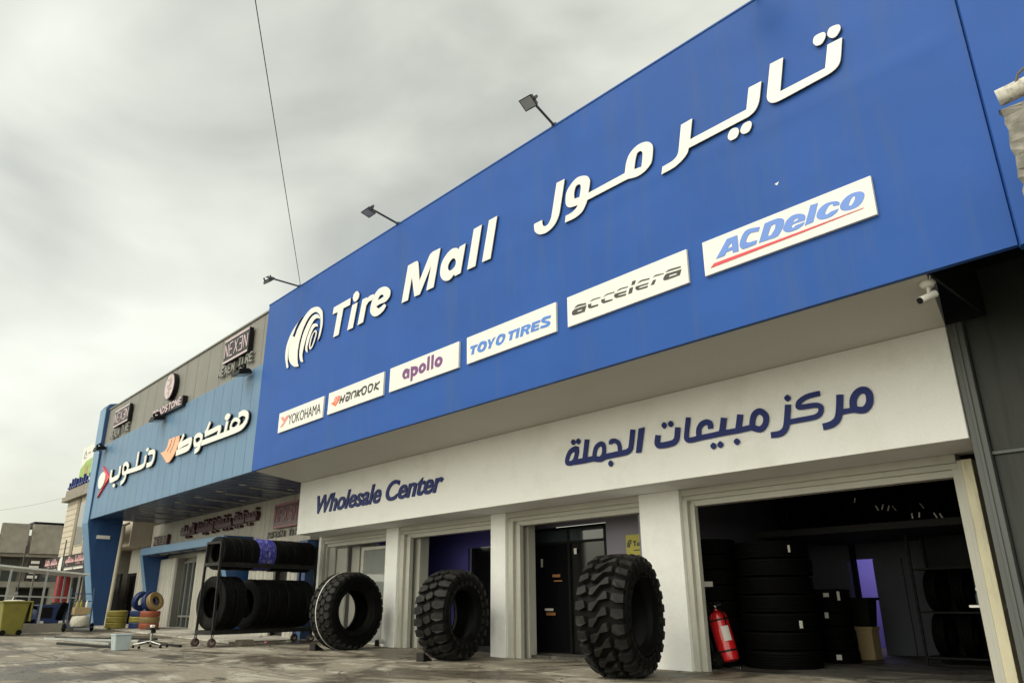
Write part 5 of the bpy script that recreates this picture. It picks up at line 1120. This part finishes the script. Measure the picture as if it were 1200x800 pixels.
for y in (-0.20, 0.20):
    wl_ = MB().lathe([(y-0.03, 0.10), (y-0.03, 0.13), (y-0.02, 0.14), (y+0.02, 0.14), (y+0.03, 0.13), (y+0.03, 0.10)], 'y', 28, (-0.10, 0, 0.14), closed=True).build('wheel', 'rubber', ex, smooth=40)
    MB().lathe([(y-0.012, 0.001), (y-0.012, 0.105), (y+0.012, 0.105), (y+0.012, 0.001)], 'y', 24, (-0.10, 0, 0.14)).build('wheel_disc', 'black_steel', wl_, smooth=40)
    MB().lathe([(y-0.04, 0.001), (y-0.04, 0.022), (y+0.04, 0.022), (y+0.04, 0.001)], 'y', 12, (-0.10, 0, 0.14)).build('hub', 'chrome', wl_, smooth=40)
MB().box(0.10, 0.26, -0.03, 0.03, 0.005, 0.035).build('foot', 'chrome', ex, bevel=0.004)
tl_(MB().lathe([(0.45, 0.1665), (0.45, 0.1675), (0.62, 0.1675), (0.62, 0.1665)], 'z', 32, (0.06, 0, 0), closed=True)).build('print_band', 'ext_red', ex)
pn = MB()
for i in range(6):
    a0 = R(-62+i*8); a1 = R(-62+(i+1)*8)
    pn.hexa([(0.06+0.168*math.cos(a), 0.168*math.sin(a), zz) for a, zz in ((a0, 0.42), (a1, 0.42), (a1, 0.66), (a0, 0.66))], [(0.06+0.170*math.cos(a), 0.170*math.sin(a), zz) for a, zz in ((a0, 0.42), (a1, 0.42), (a1, 0.66), (a0, 0.66))])
tl_(pn).build('print_label', 'sticker', ex)

# drain stub at the foot of a column
ds = thing('drain_stub', 'short pipe stub at the foot of a white column behind the strapped tyre', 'pipe', (-17.2, 11.2, gz(-17.2)))
part('pipe', 'plastic_white', ds, MB().tube((-17.18, 11.31, 0.20), (-17.18, 11.12, 0.20), 0.055, 12), 40)
part('elbow', 'steel_black', ds, MB().tube((-17.18, 11.12, 0.24), (-17.18, 11.12, 0.09), 0.06, 12), 40)

# ================================================================ small things on the forecourt
bk = thing('bucket', 'translucent square plastic bucket standing on the forecourt', 'bucket', (-20.05, 5.90, gz(-20.05)))
b0 = gz(-20.05)
part('body', 'bucket_plastic', bk, MB().hexa([(-20.20, 5.75, b0), (-19.90, 5.75, b0), (-19.90, 6.05, b0), (-20.20, 6.05, b0)], [(-20.235, 5.715, b0+0.34), (-19.865, 5.715, b0+0.34), (-19.865, 6.085, b0+0.34), (-20.235, 6.085, b0+0.34)]), bevel=0.02)
part('rim', 'bucket_plastic', bk, MB().box(-20.25, -19.85, 5.70, 6.10, b0+0.335, b0+0.365), bevel=0.008)
st = thing('stool_base', 'chrome five star stool base on casters without its seat, beside the bucket', 'stool', (-20.5, 6.72, gz(-20.5)))
c0 = Vector((-20.5, 6.72, gz(-20.5)))
part('column', 'chrome', st, MB().tube(c0+Vector((0, 0, 0.10)), c0+Vector((0, 0, 0.42)), 0.028, 12), 40)
part('seat_plate', 'steel_black', st, MB().box(c0.x-0.16, c0.x+0.16, c0.y-0.12, c0.y+0.12, c0.z+0.42, c0.z+0.46).box(c0.x+0.05, c0.x+0.13, c0.y-0.05, c0.y+0.05, c0.z+0.34, c0.z+0.419), bevel=0.01)
part('rag', 'plastic_white', st, MB().box(c0.x-0.07, c0.x+0.04, c0.y-0.05, c0.y+0.05, c0.z+0.461, c0.z+0.53), bevel=0.02)
for i in range(5):
    a = i*2*math.pi/5+0.3; e = c0+Vector((math.cos(a)*0.40, math.sin(a)*0.40, 0.085))
    lg_ = part('leg', 'chrome', st, MB().tube(c0+Vector((0, 0, 0.15)), e, 0.026, 8, 0.016), 40)
    part('caster', 'steel_black', lg_, MB().lathe([(-0.022, 0.001), (-0.022, 0.03), (0.022, 0.03), (0.022, 0.001)], 'x', 12, (e.x, e.y, c0.z+0.031)).tube(e, e+Vector((0, 0, -0.03)), 0.01, 6))
rods = (('long dark steel profile, farthest from the viewer among the bars on the forecourt', (-26.2, 5.9), (-23.6, 7.9), 'steel_black'), ('long grey steel profile with a pale edge lying on the forecourt left of the bucket', (-26.0, 5.6), (-23.2, 7.3), 'galvanised'), ('dark bar lying nearest to the bucket on the forecourt', (-23.4, 5.35), (-20.6, 6.05), 'steel_black'), ('pale bar lying across the others on the forecourt', (-25.6, 5.9), (-22.3, 6.3), 'galvanised'), ('dark bar running from the stool base towards the rack', (-22.9, 7.2), (-20.2, 7.35), 'steel_black'))
for i, (lab, a, b_, m) in enumerate(rods):
    pa = (a[0], a[1], gz(a[0])+0.03); pb = (b_[0], b_[1], gz(b_[0])+0.03)
    mb = MB().bar(pa, pb, 0.07, 0.05)
    tag(mb.build('metal_bar', m, None), lab, 'metal bar', 'metal bars lying on the forecourt')
wbl = tag(MB().box(-19.9, -19.55, 8.6, 8.95, gz(-19.7), gz(-19.7)+0.15).build('wood_block', 'wood_grey', None, bevel=0.02), 'pale wooden block under the lower rail of the rack', 'block')
for i, (x, y, s) in enumerate(((-20.3, 9.3, 0.10), (-20.6, 9.8, 0.08), (-20.5, 10.4, 0.09))):
    mb = MB().lathe([(0, 0.001), (0.002, s), (s*0.35, s*0.8), (s*0.5, s*0.35), (s*0.52, 0.001)], 'z', 9, (x, y, gz(x)))
    tag(mb.build('rag', ('rag_pale', 'ink_faded_red', 'rag_pale')[i], None, 60), ('crumpled pale rag on the ground under the left part of the rack', 'crumpled reddish rag on the ground under the rack', 'crumpled pale rag on the ground under the right part of the rack')[i], 'rag', 'rags under the rack')

# painted tyres by the pylon
pt = proto('painted_tyre', road_tyre_mesh(0.41, 0.24, 0.20, 3, 44), 'paint_yellow')
fl = (0, math.pi/2, 0)
def gtop(x): return gz(x)+0.035
k = 0
GP = 'painted tyres by the blue pylon'
for i in range(3):
    place(pt, k == 0, 'painted_tyre', '%s yellow painted tyre of the pile at the pylon foot' % ('lowest', 'middle', 'topmost')[i], 'tyre', (-31.9+0.02*i, 9.1, gtop(-32.0)+0.11+0.205*i), (i, math.pi/2, 0), GP, 'paint_yellow', 0.88); k += 1
for i in range(3):
    place(pt, False, 'painted_tyre', '%s tyre of the blue painted pile behind the orange pile' % ('lowest', 'middle', 'topmost')[i], 'tyre', (-31.35, 9.75, gtop(-31.3)+0.11+0.205*i), (i, math.pi/2, 0), GP, ('paint_blue', 'paint_yellow', 'paint_blue')[i], 0.86)
for i in range(3):
    place(pt, False, 'painted_tyre', '%s tyre of the orange painted pile beside the grey ribbed pier' % ('lowest', 'middle', 'topmost')[i], 'tyre', (-30.5, 9.85, gtop(-30.5)+0.11+0.205*i), (i, math.pi/2, 0), GP, ('paint_orange', 'paint_ochre', 'paint_orange')[i], 0.85)
place(pt, False, 'painted_tyre', 'blue painted tyre leaning upright on the blue pile, left one', 'tyre', (-31.6, 9.8, gtop(-31)+0.61+0.36), (0, 0.25, R(20)), GP, 'paint_blue', 0.85)
place(pt, False, 'painted_tyre', 'blue painted tyre leaning upright on the blue pile, right one', 'tyre', (-31.0, 9.95, gtop(-31)+0.61+0.34), (0, -0.30, R(20)), GP, 'paint_blue', 0.85)
place(pt, False, 'painted_tyre', 'ochre painted tyre leaning upright on top of the orange pile', 'tyre', (-30.35, 9.9, gtop(-30)+0.62+0.34), (0, -0.35, R(25)), GP, 'paint_ochre', 0.82)

# ================================================================ far left: yard frame, bin, trolley
XF = -31.0; zf = gz(XF)
cp_ = thing('yard_canopy', 'light steel frame with a sloping thin white roof edge beside the yellow bin', 'canopy', (XF, 6.5, zf))
part('roof_sheet', 'tin_white', cp_, MB().hexa([(XF-2.2, 4.2, 2.44), (XF, 4.2, 2.44), (XF, 7.72, 2.13), (XF-2.2, 7.72, 2.13)], [(XF-2.2, 4.2, 2.50), (XF, 4.2, 2.50), (XF, 7.72, 2.19), (XF-2.2, 7.72, 2.19)]))
for y in (5.29, 6.38, 7.42):
    part('post', 'galvanised', cp_, MB().bar((XF-0.06, y, zf), (XF-0.06, y, 2.45-(y-4.2)*0.088), 0.06))
    part('post', 'galvanised', cp_, MB().bar((XF-2.1, y, zf), (XF-2.1, y, 2.43-(y-4.2)*0.088), 0.06))
part('rail', 'galvanised', cp_, MB().bar((XF-0.06, 4.3, 1.46), (XF-0.06, 7.45, 1.36), 0.05))
part('plinth', 'concrete_old', cp_, MB().box(XF-2.0, XF+0.02, 5.0, 7.5, 0.0, 0.52))
yb_ = thing('wheelie_bin', 'yellow plastic bin with dark dirt marks in front of the yard frame', 'bin', (-29.6, 5.3, gz(-29.6)))
z0 = gz(-29.6)
part('body', 'bin_yellow', yb_, MB().hexa([(-29.95, 4.98, z0+0.03), (-29.25, 4.98, z0+0.03), (-29.25, 5.62, z0+0.03), (-29.95, 5.62, z0+0.03)], [(-30.05, 4.90, z0+1.10), (-29.15, 4.90, z0+1.10), (-29.15, 5.72, z0+1.10), (-30.05, 5.72, z0+1.10)]), bevel=0.03)
part('rim', 'bin_yellow', yb_, MB().box(-30.09, -29.11, 4.86, 5.76, z0+1.08, z0+1.14), bevel=0.015)
part('lid', 'bin_yellow', yb_, MB().hexa([(-30.05, 5.78, z0+0.45), (-29.15, 5.78, z0+0.45), (-29.15, 5.84, z0+0.45), (-30.05, 5.84, z0+0.45)], [(-30.05, 5.77, z0+1.12), (-29.15, 5.77, z0+1.12), (-29.15, 5.82, z0+1.14), (-30.05, 5.82, z0+1.14)]), bevel=0.012)
for y in (5.05, 5.55):
    part('wheel', 'rubber', yb_, MB().lathe([(-29.26, 0.001), (-29.26, 0.09), (-29.20, 0.09), (-29.20, 0.001)], 'x', 16, (0, y, z0+0.09)), 40)
part('rubbish', 'rag_pale', yb_, MB().lathe([(z0+1.0, 0.38), (z0+1.15, 0.36), (z0+1.18, 0.2), (z0+1.17, 0.001)], 'z', 7, (-29.6, 5.3, 0)))
yb_.scale = (0.9, 0.9, 0.9)
ht = thing('hand_trolley', 'dark blue hand trolley with a pale sack and a carton, parked at the pylon', 'trolley', (-31.0, 7.6, gz(-31)))
z0 = gz(-31)
hf = MB()
for y in (7.20, 7.92):
    hf.tube((-30.7, y, z0+0.15), (-30.9, y, z0+1.45), 0.022, 8)
for zz in (0.25, 0.6, 0.95, 1.2): hf.tube((-30.72-zz*0.14, 7.20, z0+zz+0.05), (-30.72-zz*0.14, 7.92, z0+zz+0.05), 0.016, 6)
hf.box(-30.75, -30.35, 7.20, 7.92, z0+0.13, z0+0.16)
part('frame', 'trolley_blue', ht, hf, 40)
for y in (7.12, 8.0):
    part('wheel', 'rubber', ht, MB().lathe([(y-0.04, 0.001), (y-0.04, 0.11), (y-0.02, 0.14), (y+0.02, 0.14), (y+0.04, 0.11), (y+0.04, 0.001)], 'y', 20, (-30.72, 0, z0+0.14)), 40)
sk = thing('sack', 'pale stuffed sack lying on the dark blue hand trolley', 'sack', (-30.5, 7.55, z0+0.17))
sm_ = MB().lathe([(z0+0.165, 0.001), (z0+0.17, 0.26), (z0+0.26, 0.31), (z0+0.36, 0.30), (z0+0.46, 0.27), (z0+0.52, 0.20), (z0+0.53, 0.001)], 'z', 20, (-30.55, 7.55, 0))
rg = random.Random(5)
sm_.v = [(x+rg.uniform(-.03, .03), y+rg.uniform(-.03, .03), z+(rg.uniform(-.025, .025) if z > z0+0.2 else 0)) for x, y, z in sm_.v]
part('cloth', 'rag_pale', sk, sm_, 60)
tag(MB().box(-30.85, -30.45, 7.3, 7.8, z0+0.56, z0+0.80).build('carton', 'cardboard', None, bevel=0.01), 'brown carton on top of the pale sack on the hand trolley', 'box')
for i, (y, m) in enumerate(((7.4, 'paint_yellow'), (7.52, 'paint_yellow'), (7.70, 'plastic_white'))):
    bt = thing('bottle', ('left yellow bottle on the carton of the hand trolley', 'right yellow bottle on the carton of the hand trolley', 'white bottle on the carton of the hand trolley')[i], 'bottle', (-30.65, y, z0+0.80), group='bottles on the carton')
    part('body', m, bt, MB().lathe([(z0+0.80, 0.001), (z0+0.80, 0.045), (z0+0.95, 0.045), (z0+1.0, 0.02), (z0+1.03, 0.02), (z0+1.03, 0.001)], 'z', 12, (-30.65, y, 0)), 40)
bm_ = thing('blue_machine', 'dark blue box shaped machine standing on the low wall under the yard canopy', 'machine', (-32.2, 6.6, 0.52))
part('housing', 'paint_blue', bm_, MB().box(-32.6, -31.7, 6.45, 7.35, 0.52, 1.15), bevel=0.03)
part('panel', 'acrylic_black', bm_, MB().box(-31.698, -31.68, 6.5, 6.9, 0.7, 1.05))
for y in (6.6, 7.2): part('foot', 'plastic_white', bm_, MB().box(-31.72, -31.62, y-0.06, y+0.06, 0.521, 0.60))
mo = thing('motorbike', 'dark parked motorbike between the yellow bin and the blue machine', 'motorbike', (-32.0, 5.9, 0.52))
part('body', 'acrylic_black', mo, MB().hexa([(-32.1, 5.55, 0.75), (-31.9, 5.55, 0.75), (-31.9, 6.35, 0.75), (-32.1, 6.35, 0.75)], [(-32.08, 5.6, 1.25), (-31.92, 5.6, 1.25), (-31.92, 6.25, 1.15), (-32.08, 6.25, 1.15)]), bevel=0.05)
for y in (5.55, 6.35):
    part('wheel', 'rubber', mo, MB().lathe([(-32.05, 0.18), (-32.05, 0.27), (-32.03, 0.29), (-31.97, 0.29), (-31.95, 0.27), (-31.95, 0.18)], 'x', 22, (0, y, 0.82), closed=True), 40)
part('handlebar', 'chrome', mo, MB().tube((-32.3, 5.7, 1.42), (-31.7, 5.7, 1.42), 0.015, 6).tube((-32.0, 5.7, 1.42), (-32.0, 5.5, 0.9), 0.02, 6))
part('mirror', 'lamp_glass', mo, MB().lathe([(-31.72, 0.001), (-31.72, 0.06), (-31.70, 0.06), (-31.70, 0.001)], 'x', 12, (0, 5.68, 1.52)))

for i, (x, y, s, lab) in enumerate(((-31.6, 5.75, 0.30, 'dark tyre leaning behind the frame rail beside the yellow bin'), (-31.9, 7.25, 0.30, 'dark tyre leaning at the right end of the low yard wall'))):
    place(dark_car, False, 'car_tyre', lab, 'tyre', (x, y, 0.52+0.34), (0, 0.2, R(20+50*i)), 'tyres in the yard')
for i, (y0, h, m, lab) in enumerate(((4.6, 0.55, 'trolley_blue', 'dark blue crate left of the motorbike on the yard wall'), (6.05, 0.35, 'caster_red', 'dark red crate between motorbike and blue machine'), (7.02, 0.7, 'wood_grey', 'brown wooden crate behind the blue machine'))):
    q = thing('crate', lab, 'crate', (-32.6, y0, 0.52))
    part('body', m, q, MB().box(-32.95, -32.65, y0, y0+0.5, 0.521, 0.52+h), bevel=0.02)
    part('slat', m, q, MB().box(-32.649, -32.63, y0+0.02, y0+0.48, 0.56, 0.64).box(-32.649, -32.63, y0+0.02, y0+0.48, 0.40+h, 0.48+h))
for i, (x, y, z1, lab) in enumerate(((-34.5, 6.2, 3.3, 'thin steel pole behind the yard canopy, left one'), (-34.8, 7.6, 3.6, 'thin steel pole behind the yard canopy, right one'))):
    tag(MB().tube((x, y, 0.1), (x, y, z1), 0.022, 8).build('pole', 'lamp_grey', None, 40), lab, 'pole')
cr_ = thing('parked_car', 'dark parked car far down the street behind the yard canopy', 'car', (-44, 5.6, 0.3))
part('body', 'acrylic_black', cr_, MB().prism([(3.6, 0.55), (3.6, 1.0), (4.4, 1.12), (4.9, 1.62), (6.6, 1.65), (7.2, 1.15), (7.8, 1.05), (7.8, 0.55)], 'x', -44.8, -43.1), bevel=0.05)
part('window', 'glass_pane', cr_, MB().prism([(4.65, 1.15), (5.0, 1.55), (6.5, 1.57), (6.95, 1.16)], 'x', -43.095, -43.08))
for y in (4.4, 7.0): part('wheel', 'rubber', cr_, MB().lathe([(-43.3, 0.18), (-43.3, 0.33), (-43.06, 0.33), (-43.06, 0.18)], 'x', 20, (0, y, 0.63), closed=True), 40)
# ================================================================ far buildings
be = thing('beige_building', 'beige stone clad building with brown strips beyond the blue pylon', 'building', (-48, 10.5, 0.3))
YE = 10.5
XE = -49.3
part('wall', 'stone_beige', be, MB().box(XE, -36.6, YE, 22, 3.6, 6.7))
part('lower_wall', 'concrete_old', be, MB().box(XE, -40.4, YE+0.35, 22, 0.2, 3.59))
part('lower_wall', 'wall_grey_panel', be, MB().box(-39.2, -36.6, YE+0.9, 22, 0.2, 3.59))
part('cornice', 'concrete_old', be, MB().box(XE-0.3, -36.6, YE-0.30, 22, 6.70, 6.95).box(XE-0.15, -36.6, YE-0.18, 22, 6.95, 7.35))
for x in (-46.9, -44.4, -41.9, -39.6): part('stone_strip', 'stone_brown', be, MB().box(x, x+0.55, YE-0.05, YE+0.1, 3.62, 6.69))
for x in (-46.3, -43.8, -41.3):
    f_ = part('window', 'stone_beige', be, MB().box(x+0.1, x+1.6, YE-0.04, YE-0.005, 4.1, 6.4))
    part('pane', 'glass_pane', f_, MB().box(x+0.16, x+1.54, YE-0.06, YE-0.041, 4.16, 6.34))
jb = MB()
for k_ in range(10): jb.box(XE+0.02, -46.95, YE-0.012, YE-0.002, 3.8+k_*0.3, 3.82+k_*0.3)
part('stone_joint', 'stone_brown', be, jb)
part('balcony_rail', 'wall_grey_panel', be, MB().box(-40.3, -36.7, YE-0.3, YE-0.25, 3.75, 4.55))
lv = MB()
for k_ in range(7): lv.box(-38.4, -36.65, YE-0.34, YE-0.31, 3.8+k_*0.11, 3.86+k_*0.11)
part('louvre', 'black_steel', be, lv)
ob = MB()
for x0, x1 in ((-48.6, -47.2), (-46.6, -44.9), (-44.4, -42.6), (-42.1, -40.6)): ob.box(x0, x1, YE+0.30, YE+0.345, 0.4, 2.5)
part('shop_opening', 'dark_void', be, ob)
part('doorway', 'door_black', be, MB().box(-38.9, -37.8, YE+0.80, YE+0.85, 0.3, 2.5))
part('doorway', 'door_black', be, MB().box(-40.38, -37.9, YE+0.2, YE+0.3, 0.2, 2.45))
part('ribbed_shutter', 'corrugated', be, ribbed(-37.7, -36.6, YE+0.85, 0.2, 3.2))
part('red_pillar', 'pillar_red', be, MB().box(-46.4, -45.6, YE-0.5, YE-0.05, 0.2, 2.75))
sb = thing('shop_sign', 'long dark sign board with reddish lettering and a white disc on the beige building', 'sign', (-47, YE-0.4, 3.0))
part('board', 'board_dark', sb, MB().box(-49.6, -41.0, YE-0.55, YE-0.40, 2.62, 3.55))
its = []; its2 = []
for w0, w1 in ((-49.3, -48.2), (-48.0, -46.6), (-44.9, -43.3), (-43.1, -41.4)):
    its.append(['s', '%.0f,322 %.0f,322' % (w0*100, w1*100), 11]); x = w0+0.1
    while x < w1:
        its.append(['s', '%.0f,322! %.0f,%.0f!' % (x*100, x*100+3, 322+rng.choice([12, 20, 26])), 10]); x += rng.uniform(0.16, 0.28)
        if rng.random() < .4: its.append(['s', '%.0f,308! %.0f,308!' % (x*100, x*100+8), 7])
    its2.append(['s', '%.0f,285! %.0f,285!' % (w0*100, w1*100), 7]); x = w0
    while x < w1: its2.append(['s', '%.0f,285! %.0f,294!' % (x*100, x*100+2), 6]); x += 0.22
flat_letters('lettering', its, 'letter_pinkish', sb, YE-0.575, 0.02)
flat_letters('small_lettering', its2, 'letter_white', sb, YE-0.575, 0.02)
part('disc', 'letter_white', sb, MB().prism([(-45.75+0.42*math.cos(i*math.pi/12), 3.1+0.42*math.sin(i*math.pi/12)) for i in range(24)], 'y', YE-0.60, YE-0.552))
bs = thing('blade_sign', 'small dark projecting sign with white marks at the near corner of the beige building', 'sign', (-50, 9.6, 3.0))
part('board', 'board_dark', bs, MB().box(-50.1, -50.0, 9.2, 9.9, 2.4, 3.6))
mk = MB()
for k_ in range(4): mk.box(-49.999, -49.985, 9.3+0.06*(k_ % 2), 9.78, 2.55+k_*0.26, 2.70+k_*0.26)
part('lettering', 'letter_white', bs, mk)
rs = thing('roof_letters', 'row of dark blue letters standing on the cornice of the beige building', 'sign lettering', (-46, YE-0.1, 7.4))
rng2 = random.Random(21)
for i in range(9):
    x = -4920+i*50; h = rng2.choice([34, 44, 52]); w_ = rng2.choice([18, 26, 32])
    flat_letters('letter', [['s', '%d,%d %d,%d %d,%d' % (x+w_, 742+h, x+w_+2, 746, x, 748), 11]], 'letter_navy', rs, YE-0.2, 0.12)
part('letter_rail', 'black_steel', rs, MB().box(-49.4, -43.0, YE-0.1, YE-0.06, 7.36, 7.42))
its = [['s', '-4420,760 -4400,740 -4370,745 -4360,790', 16], ['c', '-4340,760 -4330,790 -4310,790 -4305,760', 13], ['s', '-4440,748 -4300,748', 14]]
flat_letters('letter', its, 'letter_white', rs, YE-0.3, 0.12)
bb = thing('billboard', 'white and green advertising board rising behind the blue pylon', 'billboard', (-44, 11.5, 7.4))
part('panel', 'board_white', bb, MB().box(-50.3, -47.8, 11.0, 11.12, 7.6, 10.05))
part('green_field', 'board_green', bb, MB().prism([(-50.2, 8.1), (-47.9, 8.2), (-47.9, 9.2), (-49.0, 9.15), (-50.2, 8.8)], 'y', 10.985, 10.998))
part('picture', 'cardboard', bb, MB().box(-49.2, -48.5, 10.975, 10.984, 8.3, 8.85))
its = [['s', '-4990,950! -4960,980! -4930,950!', 7], ['s', '-4990,940! -4930,940!', 5], ['s', '-4900,960! -4850,960!', 8], ['s', '-5000,785! -4950,785!', 12], ['s', '-4920,785! -4860,795!', 12]]
flat_letters('lettering', its, 'letter_steel', bb, 10.985, 0.01)
part('post', 'black_steel', bb, MB().box(-49.1, -48.9, 11.13, 11.3, 7.3, 9.9))
# grey concrete building across the end of the street
gb = thing('concrete_building', 'weathered grey concrete building with heavy parapet panels at the far left', 'building', (-75, 12, 0.3))
XG = -75.0
part('wall', 'concrete_old', gb, MB().box(XG-12, XG-2.5, -14, 24, 0, 6.9))
pp = MB()
for y0, y1 in ((-10.5, -4.7), (-4.4, 0.9), (1.2, 6.0), (6.3, 11.3), (11.55, 13.55), (13.8, 19)):
    pp.hexa([(XG-0.5, y0, 5.25), (XG, y0, 5.25), (XG, y1, 5.25), (XG-0.5, y1, 5.25)], [(XG-0.9, y0, 7.7), (XG-0.45, y0, 7.7), (XG-0.45, y1, 7.7), (XG-0.9, y1, 7.7)])
part('parapet', 'concrete_old', gb, pp, bevel=0.04)
part('slab', 'concrete_old', gb, MB().box(XG-2.49, XG-0.2, -14, 24, 5.0, 5.24))
gw_ = MB()
for k_ in range(8): gw_.box(XG-2.49, XG-2.40, -13+k_*4.6, -9.4+k_*4.6, 3.1, 4.95)
part('window_band', 'glass_dark', gb, gw_)
part('mid_slab', 'concrete_old', gb, MB().box(XG-2.49, XG-1.2, -14, 24, 2.6, 3.05))
cl_ = MB()
for y in (-9.0, -3.0, 3.0, 9.0, 13.0, 16.0): cl_.box(XG-1.4, XG-0.9, y, y+0.5, 0.2, 2.59)
part('column', 'concrete_old', gb, cl_)
part('dark_bay', 'dark_void', gb, MB().box(XG-2.49, XG-2.42, -13.5, 23, 0.3, 2.5))
for y in (9.6, 12.1, 14.4):
    part('mullion', 'galvanised', gb, MB().box(XG-2.2, XG-2.1, y, y+0.1, 3.06, 5.0))
part('roof_box', 'black_steel', gb, MB().box(XG-5, XG-2.6, 14.2, 20, 7.6, 8.1))
lc = MB(); prev = None
for i in range(17):
    a = i/16; p = Vector((-75, 6.0, 8.3)).lerp(Vector((-49.5, 10.3, 7.0)), a); p.z -= 0.5*4*a*(1-a)
    if prev is not None: lc.tube(prev, p, 0.007, 5)
    prev = p
tag(lc.build('power_cable', 'wire_black', None), 'thin cable sagging from the concrete building to the beige building cornice', 'cable')
